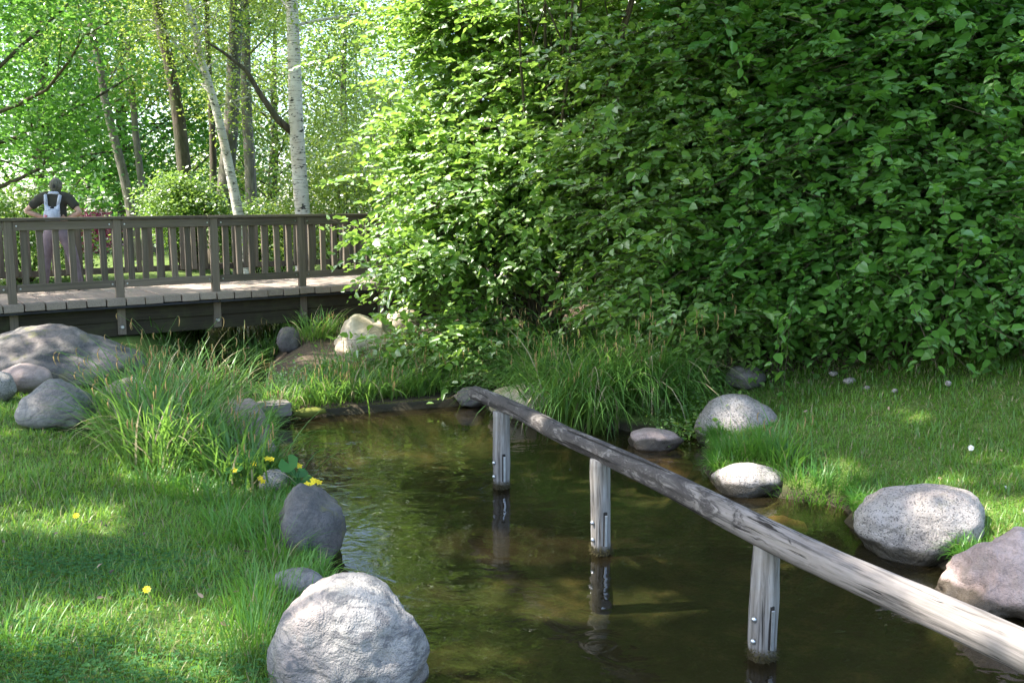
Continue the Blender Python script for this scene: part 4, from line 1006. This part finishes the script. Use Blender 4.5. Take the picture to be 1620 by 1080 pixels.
sedge('sedge on the stream bank under the middle of the bridge', [(400, 560), (420, 556)], 200, 422, (.4, .65), .14, 6, group='sedges behind the weir')
sedge('dark sedge under the bridge beside the huge boulder', [(245, 560), (265, 566)], 200, 423, (.35, .6), .14, 4, group='sedges behind the weir')
sedge('sedge on the far stream bank seen under the bridge', [(380, 535), (430, 530)], 220, 424, (.45, .7), .2, 4, group='sedges behind the weir')
sedge('sunlit sedge on the far left stream bank under the bridge', [(285, 540), (300, 536)], 180, 425, (.4, .7), .18, 4, group='sedges behind the weir')
sedge('broad fountain of sedge arching over the water right of the log rail', [(900, 655), (950, 655), (1000, 650), (1040, 652)], 900, 431, (.95, 1.5), .17, 34, az_bias=(-1.5, .55), e=(.9, 1.5), curv=(1.3, 2.6))
sedge('sedge arching left over the buff flat rock', [(850, 640), (880, 632)], 380, 432, (.85, 1.25), .14, 18, az_bias=(-2.5, .5), curv=(1.2, 2.4))
sedge('upright sedge behind the fountain of sedge under the shrubs', [(900, 600), (960, 595), (1020, 600)], 560, 433, (.8, 1.25), .2, 40)
sedge('sedge under the shrubs above the right end of the weir', [(810, 600), (840, 590)], 340, 434, (.6, 1.0), .18, 24)
sedge('shaded sedge between the fountain of sedge and the domed boulder', [(1070, 630), (1095, 645)], 260, 435, (.4, .75), .14, 8, az_bias=(-1.4, .3))
TU = 'tufts of long grass at the water edge'
sedge('bright grass tuft between the domed and the small speckled boulder', [(1180, 735), (1215, 740), (1245, 750)], 420, 441, (.22, .42), .07, 0, group=TU, e=(1.0, 1.5), curv=(.4, 1.8), w=.008, name='grass_tuft', mat='tuft', cat='grass tuft')
sedge('long grass tuft fringing the right-hand lawn above the small speckled boulder', [(1260, 765), (1290, 770), (1320, 775)], 380, 442, (.15, .30), .08, 0, group=TU, e=(.9, 1.5), curv=(.5, 1.9), w=.007, name='grass_tuft', mat='tuft', cat='grass tuft')
sedge('tall single grass stalk with curved tip behind the bright tuft', [(1232, 745)], 12, 443, (.45, .65), .03, 2, group=TU, e=(1.1, 1.3), curv=(.3, 1.0), w=.009, name='grass_tuft', mat='tuft', cat='grass tuft')
sedge('lush grass tuft left of the rounded dark boulder', [(370, 850), (410, 870), (440, 885), (350, 870), (420, 840)], 620, 444, (.18, .36), .09, 0, group=TU, e=(.8, 1.5), curv=(.6, 2.0), w=.006, name='grass_tuft', mat='tuft', cat='grass tuft')
sedge('bright upright grass beside the big pale boulder', [(405, 980), (415, 1010), (425, 960), (400, 1040)], 520, 445, (.14, .30), .06, 0, group=TU, e=(1.0, 1.5), curv=(.2, 1.0), w=.006, name='grass_tuft', mat='tuft', cat='grass tuft')
sedge('long grass at the foot of the big left sedge clump', [(250, 790), (300, 800), (340, 810)], 420, 446, (.16, .32), .1, 0, group=TU, e=(.7, 1.5), curv=(.6, 2.0), w=.007, name='grass_tuft', mat='tuft', cat='grass tuft')
sedge('grass tuft between the stones below the huge dark boulder', [(45, 620), (58, 612), (30, 600)], 240, 447, (.12, .28), .08, 0, group=TU, e=(.8, 1.5), curv=(.5, 1.9), w=.007, name='grass_tuft', mat='tuft', cat='grass tuft')
sedge('wispy grass under the left corner of the picture', [(10, 1070), (40, 1085)], 120, 448, (.12, .24), .08, 0, group=TU, e=(.8, 1.5), curv=(.5, 1.9), w=.006, name='grass_tuft', mat='tuft', cat='grass tuft')

def lawn(name, label, poly, bands, seed, hgt=(.04, .085)):
    rng = np.random.default_rng(seed); poly = np.array(poly); lo, hi = poly.min(0), poly.max(0)
    B, WD, LN = [], [], []
    for y0, y1, den, wdt in bands:
        a, b = max(lo[1], y0), min(hi[1], y1)
        if b <= a: continue
        n = int((hi[0] - lo[0]) * (b - a) * den); q = np.stack([rng.uniform(lo[0], hi[0], n), rng.uniform(a, b, n)], -1)
        ok = inside(q[:, 0], q[:, 1], poly); q = q[ok]
        z = height(q[:, 0], q[:, 1]); ok = z > .06
        fr = np.abs(q[:, 0]) < q[:, 1] * .66 + .5; ok &= fr
        for (x, y, rx, ry) in ROCK_FOOT: ok &= ((q[:, 0] - x) / rx) ** 2 + ((q[:, 1] - y) / ry) ** 2 > 1
        clump = np.sin(q[:, 0] * 5.3 + np.sin(q[:, 1] * 3.1) * 2) * np.sin(q[:, 1] * 4.7 + np.sin(q[:, 0] * 2.3) * 2)
        q, z, clump = q[ok], z[ok], clump[ok]
        B.append(np.stack([q[:, 0], q[:, 1], z - .006], -1)); WD.append(np.full(len(q), wdt)); LN.append(rng.uniform(*hgt, len(q)) * (1 + .35 * clump) * (1 + .5 * (rng.random(len(q)) > .93)))
    B = np.concatenate(B); WD = np.concatenate(WD); LN = np.concatenate(LN); n = len(B)
    V, F, tt, kk = blades(B, rng.uniform(0, 6.28, n), rng.uniform(.5, 1.5, n), rng.uniform(.3, 1.5, n), LN, WD * rng.uniform(.7, 1.3, n), 2)
    o = link(name, mesh_np(name, V, F, {'rnd': np.repeat(rng.random(n), kk), 'dry': np.repeat(rng.random(n), kk), 'tip': tt}), M['grass'])
    return tag(o, label, 'grass', kind='stuff')
BANDS = [(2.5, 5.5, 4800, .0055), (5.5, 7.5, 3400, .007), (7.5, 9.5, 2200, .009), (9.5, 13, 1100, .012)]
lawn('lawn_grass', 'short mown grass of the left lawn with sunny patches', [(-9, 3.0), (-.2, 3.0), (-.3, 4.4), (-.6, 5.2), (-1.0, 5.8), (-1.3, 6.6), (-1.9, 7.2), (-2.5, 7.8), (-3.3, 9.4), (-4.5, 11.3), (-9, 11.3)], BANDS, 501)
lawn('lawn_grass', 'short mown grass of the sloping right lawn below the shrubs', [(1.5, 10.0), (1.6, 8.0), (1.8, 5.5), (2.4, 4.0), (7.0, 3.0), (8.0, 7.0), (5.4, 8.4), (3.6, 9.6), (2.2, 10.3)], BANDS, 502)
def fringe(name, label, segs, n, seed, L=(.08, .22)):
    rng = np.random.default_rng(seed); A = POOL[segs]; a, b = A[:-1], A[1:]; ln_ = np.linalg.norm(b - a, axis=1); i = rng.choice(len(a), n, p=ln_ / ln_.sum()); t = rng.random((n, 1))
    e = unit(b - a)[i]; inn = np.stack([e[:, 1], -e[:, 0]], -1)            # the pool outline runs clockwise: this points into the water
    off = np.abs(rng.normal(0, .10, n)); q = a[i] + (b - a)[i] * t - inn * off[:, None]
    z = height(q[:, 0], q[:, 1]); ok = (z > .0) & ~inside(q[:, 0], q[:, 1], POOL)
    for (x, y, rx, ry) in ROCK_FOOT: ok &= ((q[:, 0] - x) / rx) ** 2 + ((q[:, 1] - y) / ry) ** 2 > 1
    clump = .5 + .5 * np.sin(q[:, 0] * 9) * np.sin(q[:, 1] * 8 + 1)
    ok &= rng.random(n) < .35 + .65 * clump
    q, z, inn, clump = q[ok], z[ok], inn[ok], clump[ok]; m = len(q)
    V, F, tt, kk = blades(np.stack([q[:, 0], q[:, 1], z - .01], -1), np.arctan2(inn[:, 1], inn[:, 0]) + rng.normal(0, 1.1, m), rng.uniform(.6, 1.5, m), rng.uniform(.5, 2.4, m), rng.uniform(*L, m) * (.6 + .7 * clump), .007 * rng.uniform(.6, 1.3, m), 4)
    return tag(link(name, mesh_np(name, V, F, {'rnd': np.repeat(rng.random(m), kk), 'dry': np.repeat(rng.random(m), kk), 'tip': tt}), M['tuft']), label, 'grass', kind='stuff')
fringe('bank_grass', 'longer grass hanging over the water along the left bank', list(range(0, NL)), 5200, 506)
fringe('bank_grass', 'longer grass hanging over the water along the right bank', list(range(NL + 20, NL + NR)), 9000, 507)
# clover and small weeds in the left lawn
rng = np.random.default_rng(510); cc = np.array([P(u, v, .38)[:2] for u, v in ((190, 840), (120, 850), (260, 850), (60, 1000), (130, 1030), (30, 880), (330, 1010))])
n = 3600; ci = rng.integers(len(cc), size=n); q = cc[ci] + rng.normal(size=(n, 2)) * .22; z = height(q[:, 0], q[:, 1]) + rng.uniform(.025, .05, n)
ok = z > .08
pos = np.stack([q[:, 0], q[:, 1], z], -1)[ok]; n = len(pos)
pos3 = np.repeat(pos, 3, 0); a0 = np.repeat(rng.uniform(0, 6.28, n), 3) + np.tile(np.array([0, 2.09, 4.19]), n)
V, F, kk = leaves(pos3, np.stack([np.cos(a0), np.sin(a0), .15 + 0 * a0], -1), np.array([0, 0, 1.0]) + rng.normal(size=(3 * n, 3)) * .2, np.full(3 * n, .013), np.full(3 * n, .012), False)
tag(link('clover', mesh_np('clover', V, F, {'rnd': np.repeat(np.repeat(rng.random(n), 3), kk)}), M['clover']), 'dark green clover patches in the left lawn', 'clover', kind='stuff')
# low leafy weeds on the bank under the sedge and litter under the shrubs
rng = np.random.default_rng(511); cc = np.array([P(u, v, .15)[:2] for u, v in ((1095, 668), (1105, 655), (1090, 620), (1060, 600), (720, 560), (780, 600), (700, 600), (640, 590), (560, 600), (470, 610), (1130, 615))])
n = 6000; ci = rng.integers(len(cc), size=n); q = cc[ci] + rng.normal(size=(n, 2)) * .2; z = height(q[:, 0], q[:, 1]); z = np.maximum(z, 0) + np.abs(rng.normal(0, .12, n)) + .02
pos = np.stack([q[:, 0], q[:, 1], z], -1); d = rnd_dirs(rng, n); d[:, 2] = d[:, 2] * .4
ln = rng.uniform(.03, .065, n); V, F, kk = leaves(pos, d, rng.normal(size=(n, 3)) * .5 + np.array([0, 0, 1]), ln, ln * .55, True)
tag(link('undergrowth', mesh_np('undergrowth', V, F, {'rnd': np.repeat(rng.random(n), kk)}), M['leaf_shrub']), 'low leafy undergrowth between the sedges and rocks', 'undergrowth', kind='stuff')
rng = np.random.default_rng(512); n = 2600; a = rng.random(n); q = np.stack([1.9 + 4.2 * a, 10.6 - 2.3 * a + rng.normal(0, .32, n)], -1); ok = (q[:, 1] < 11.5); q = q[ok]; n = len(q)
pos = np.stack([q[:, 0], q[:, 1], height(q[:, 0], q[:, 1]) + rng.uniform(.004, .02, n)], -1); d = rnd_dirs(rng, n); d[:, 2] *= .25
ln = rng.uniform(.03, .07, n); V, F, kk = leaves(pos, d, rng.normal(size=(n, 3)) * .4 + np.array([0, 0, 1]), ln, ln * .6, False)
k_ = N('dead_leaf'); M['dead_leaf'] = k_.done(k_.bsdf(k_.mix(k_.attr('rnd'), (.10, .065, .04), (.30, .22, .15)), .9))
tag(link('leaf_litter', mesh_np('leaf_litter', V, F, {'rnd': np.repeat(rng.random(n), kk)}), M['dead_leaf']), 'dry brown leaf litter on the earth below the shrubs', 'leaf litter', kind='stuff')

rng = np.random.default_rng(513); n = 260; q = np.stack([rng.uniform(-5, -.9, n), rng.uniform(4, 9, n)], -1); q = np.concatenate([q, np.stack([rng.uniform(1.8, 6, 160), rng.uniform(5, 9.5, 160)], -1)]); z = height(q[:, 0], q[:, 1]); ok = z > .12; q, z = q[ok], z[ok]; n = len(q)
pos = np.stack([q[:, 0], q[:, 1], z + rng.uniform(.03, .06, n)], -1); d = rnd_dirs(rng, n); d[:, 2] *= .4; ln = rng.uniform(.015, .045, n)
V, F, kk = leaves(pos, d, rng.normal(size=(n, 3)) * .6 + np.array([0, 0, 1]), ln, ln * .5, True)
tag(link('fallen_leaves', mesh_np('fallen_leaves', V, F, {'rnd': np.repeat(rng.random(n), kk)}), M['dead_leaf']), 'scattered dry leaf scraps lying on the lawns', 'leaf litter', kind='stuff')
# ------------------------------------------------------------------ small flowers
def petal_flower(parent, c, r, n=5, mat='petal_yellow', tilt=(0, 0)):
    a = np.arange(n) * 2 * math.pi / n; pos = np.repeat(np.array([c]), n, 0); nn = np.array([.15, -.62, .77]); e1 = unit(np.cross(nn, np.array([0, 1.0, .2]))); e2 = np.cross(nn, e1)
    d = np.cos(a)[:, None] * e1 + np.sin(a)[:, None] * e2 + .35 * nn
    V, F, kk = leaves(pos, d, np.tile(nn, (n, 1)), np.full(n, r), np.full(n, r * .72), True)
    return link('flower', mesh_np('flower', V, F), M[mat], parent)
def round_leaf(parent, c, r, nrm, mat):
    nrm = unit(np.array(nrm, float)); s_ = unit(np.cross(nrm, np.array([0, 1, .1]))); t_ = np.cross(nrm, s_)
    a = np.linspace(.35, 2 * math.pi - .35, 14); V = [np.array(c)] + [np.array(c) + r * (math.cos(x - 1.2) * s_ + math.sin(x - 1.2) * t_) * (1 + .04 * (-1) ** i) + nrm * r * .12 for i, x in enumerate(a)]
    F = [(0, i, i + 1) for i in range(1, 14)]
    me = bpy.data.meshes.new('leaf'); me.from_pydata([tuple(v) for v in V], [], F); at = me.attributes.new('rnd', 'FLOAT', 'POINT'); at.data.foreach_set('value', np.full(len(V), random.Random(int(c[0] * 999)).random(), np.float32)); return link('leaf', me, mat, parent)
mb = P(462, 775, .02)
MG = root('marsh_marigold', 'marsh marigold with round leaves and yellow flowers by the rounded dark boulder', 'flower', mb)
def mgl(u, v, z): return P(u, v, z) - mb
stk = []
for u, v, z, r, nr_ in ((457, 738, .33, .055, (-.2, -.7, .7)), (470, 752, .22, .06, (.3, -.2, 1)), (478, 765, .15, .065, (.2, -.3, 1)), (440, 765, .15, .05, (-.2, -.2, 1)), (388, 728, .30, .06, (-.1, -.4, 1)), (370, 748, .24, .055, (-.1, -.2, 1)), (405, 722, .28, .05, (.1, -.3, 1)), (455, 785, .1, .05, (.1, -.4, 1))):
    c = mgl(u, v, z) + np.array([0, 0, .02]); round_leaf(MG, c, r * 1.35, nr_, M['marigold_leaf']); stk.append(tube(np.array([c * np.array([.4, .4, 0]) - np.array([0, 0, .02]), c * np.array([.6, .6, .6]), c]), [.005, .004, .003], 5, False))
for u, v, z in ((468, 741, .30), (474, 744, .29), (495, 766, .22), (500, 768, .21), (494, 772, .20), (505, 770, .2), (486, 772, .18), (371, 751, .28), (412, 763, .2), (416, 768, .18), (423, 732, .3), (430, 733, .3), (402, 740, .26)):
    c = mgl(u, v, z); petal_flower(MG, c + np.array([0, 0, .03]), .026); stk.append(tube(np.array([c * np.array([.4, .4, 0]), c * np.array([.7, .7, .6]), c]), [.003, .0025, .002], 4, False))
link('stems', tube_mesh('stems', stk), M['marigold_leaf'], MG)
for mes in [o for o in MG.children if o.name.startswith('stems')]:
    at = mes.data.attributes.new('rnd', 'FLOAT', 'POINT')
for i, (u, v, z, lb) in enumerate([(230, 893, .40, 'yellow dandelion in the shaded middle of the left lawn'), (118, 776, .45, 'yellow dandelion in the sunny patch of the left lawn')]):
    p_ = P(u, v, z); g_ = gz(p_[0], p_[1]); R = root('dandelion', lb, 'flower', (p_[0], p_[1], g_), 0, 'dandelions')
    link('stem', tube_mesh('stem', [tube(np.array([[0, 0, 0], [.004, 0, .03], [0, 0, .065]]), [.002, .002, .002], 5)]), M['marigold_leaf'], R)
    petal_flower(R, (0, 0, .065), .022, 9); petal_flower(R, (0, 0, .07), .014, 7)
for i, (u, v, lb) in enumerate([(1538, 681, 'white dandelion clock on the right lawn'), (1594, 722, 'white daisy near the right edge of the lawn'), (1596, 764, 'white daisy above the round boulder'), (1414, 768, 'tiny white daisy in the grass above the round boulder')]):
    p_ = P(u, v, .55); g_ = gz(p_[0], p_[1]); R = root('daisy' if i else 'dandelion_clock', lb, 'flower', (p_[0], p_[1], g_), 0, 'white flowers in the right lawn')
    r_ = .024 if i == 0 else .012; hh = .09 if i == 0 else .065
    link('stem', tube_mesh('stem', [tube(np.array([[0, 0, 0], [.004, 0, hh / 2], [0, 0, hh]]), [.002, .002, .002], 5)]), M['marigold_leaf'], R)
    rng = np.random.default_rng(600 + i); dd = rnd_dirs(rng, 90 if i == 0 else 16, 0 if i == 0 else .6)
    V, F, kk = leaves(np.zeros_like(dd) + np.array([0, 0, hh]), dd, rnd_dirs(rng, len(dd)), np.full(len(dd), r_), np.full(len(dd), r_ * .35), False)
    link('head', mesh_np('head', V, F), M['petal_white'], R)
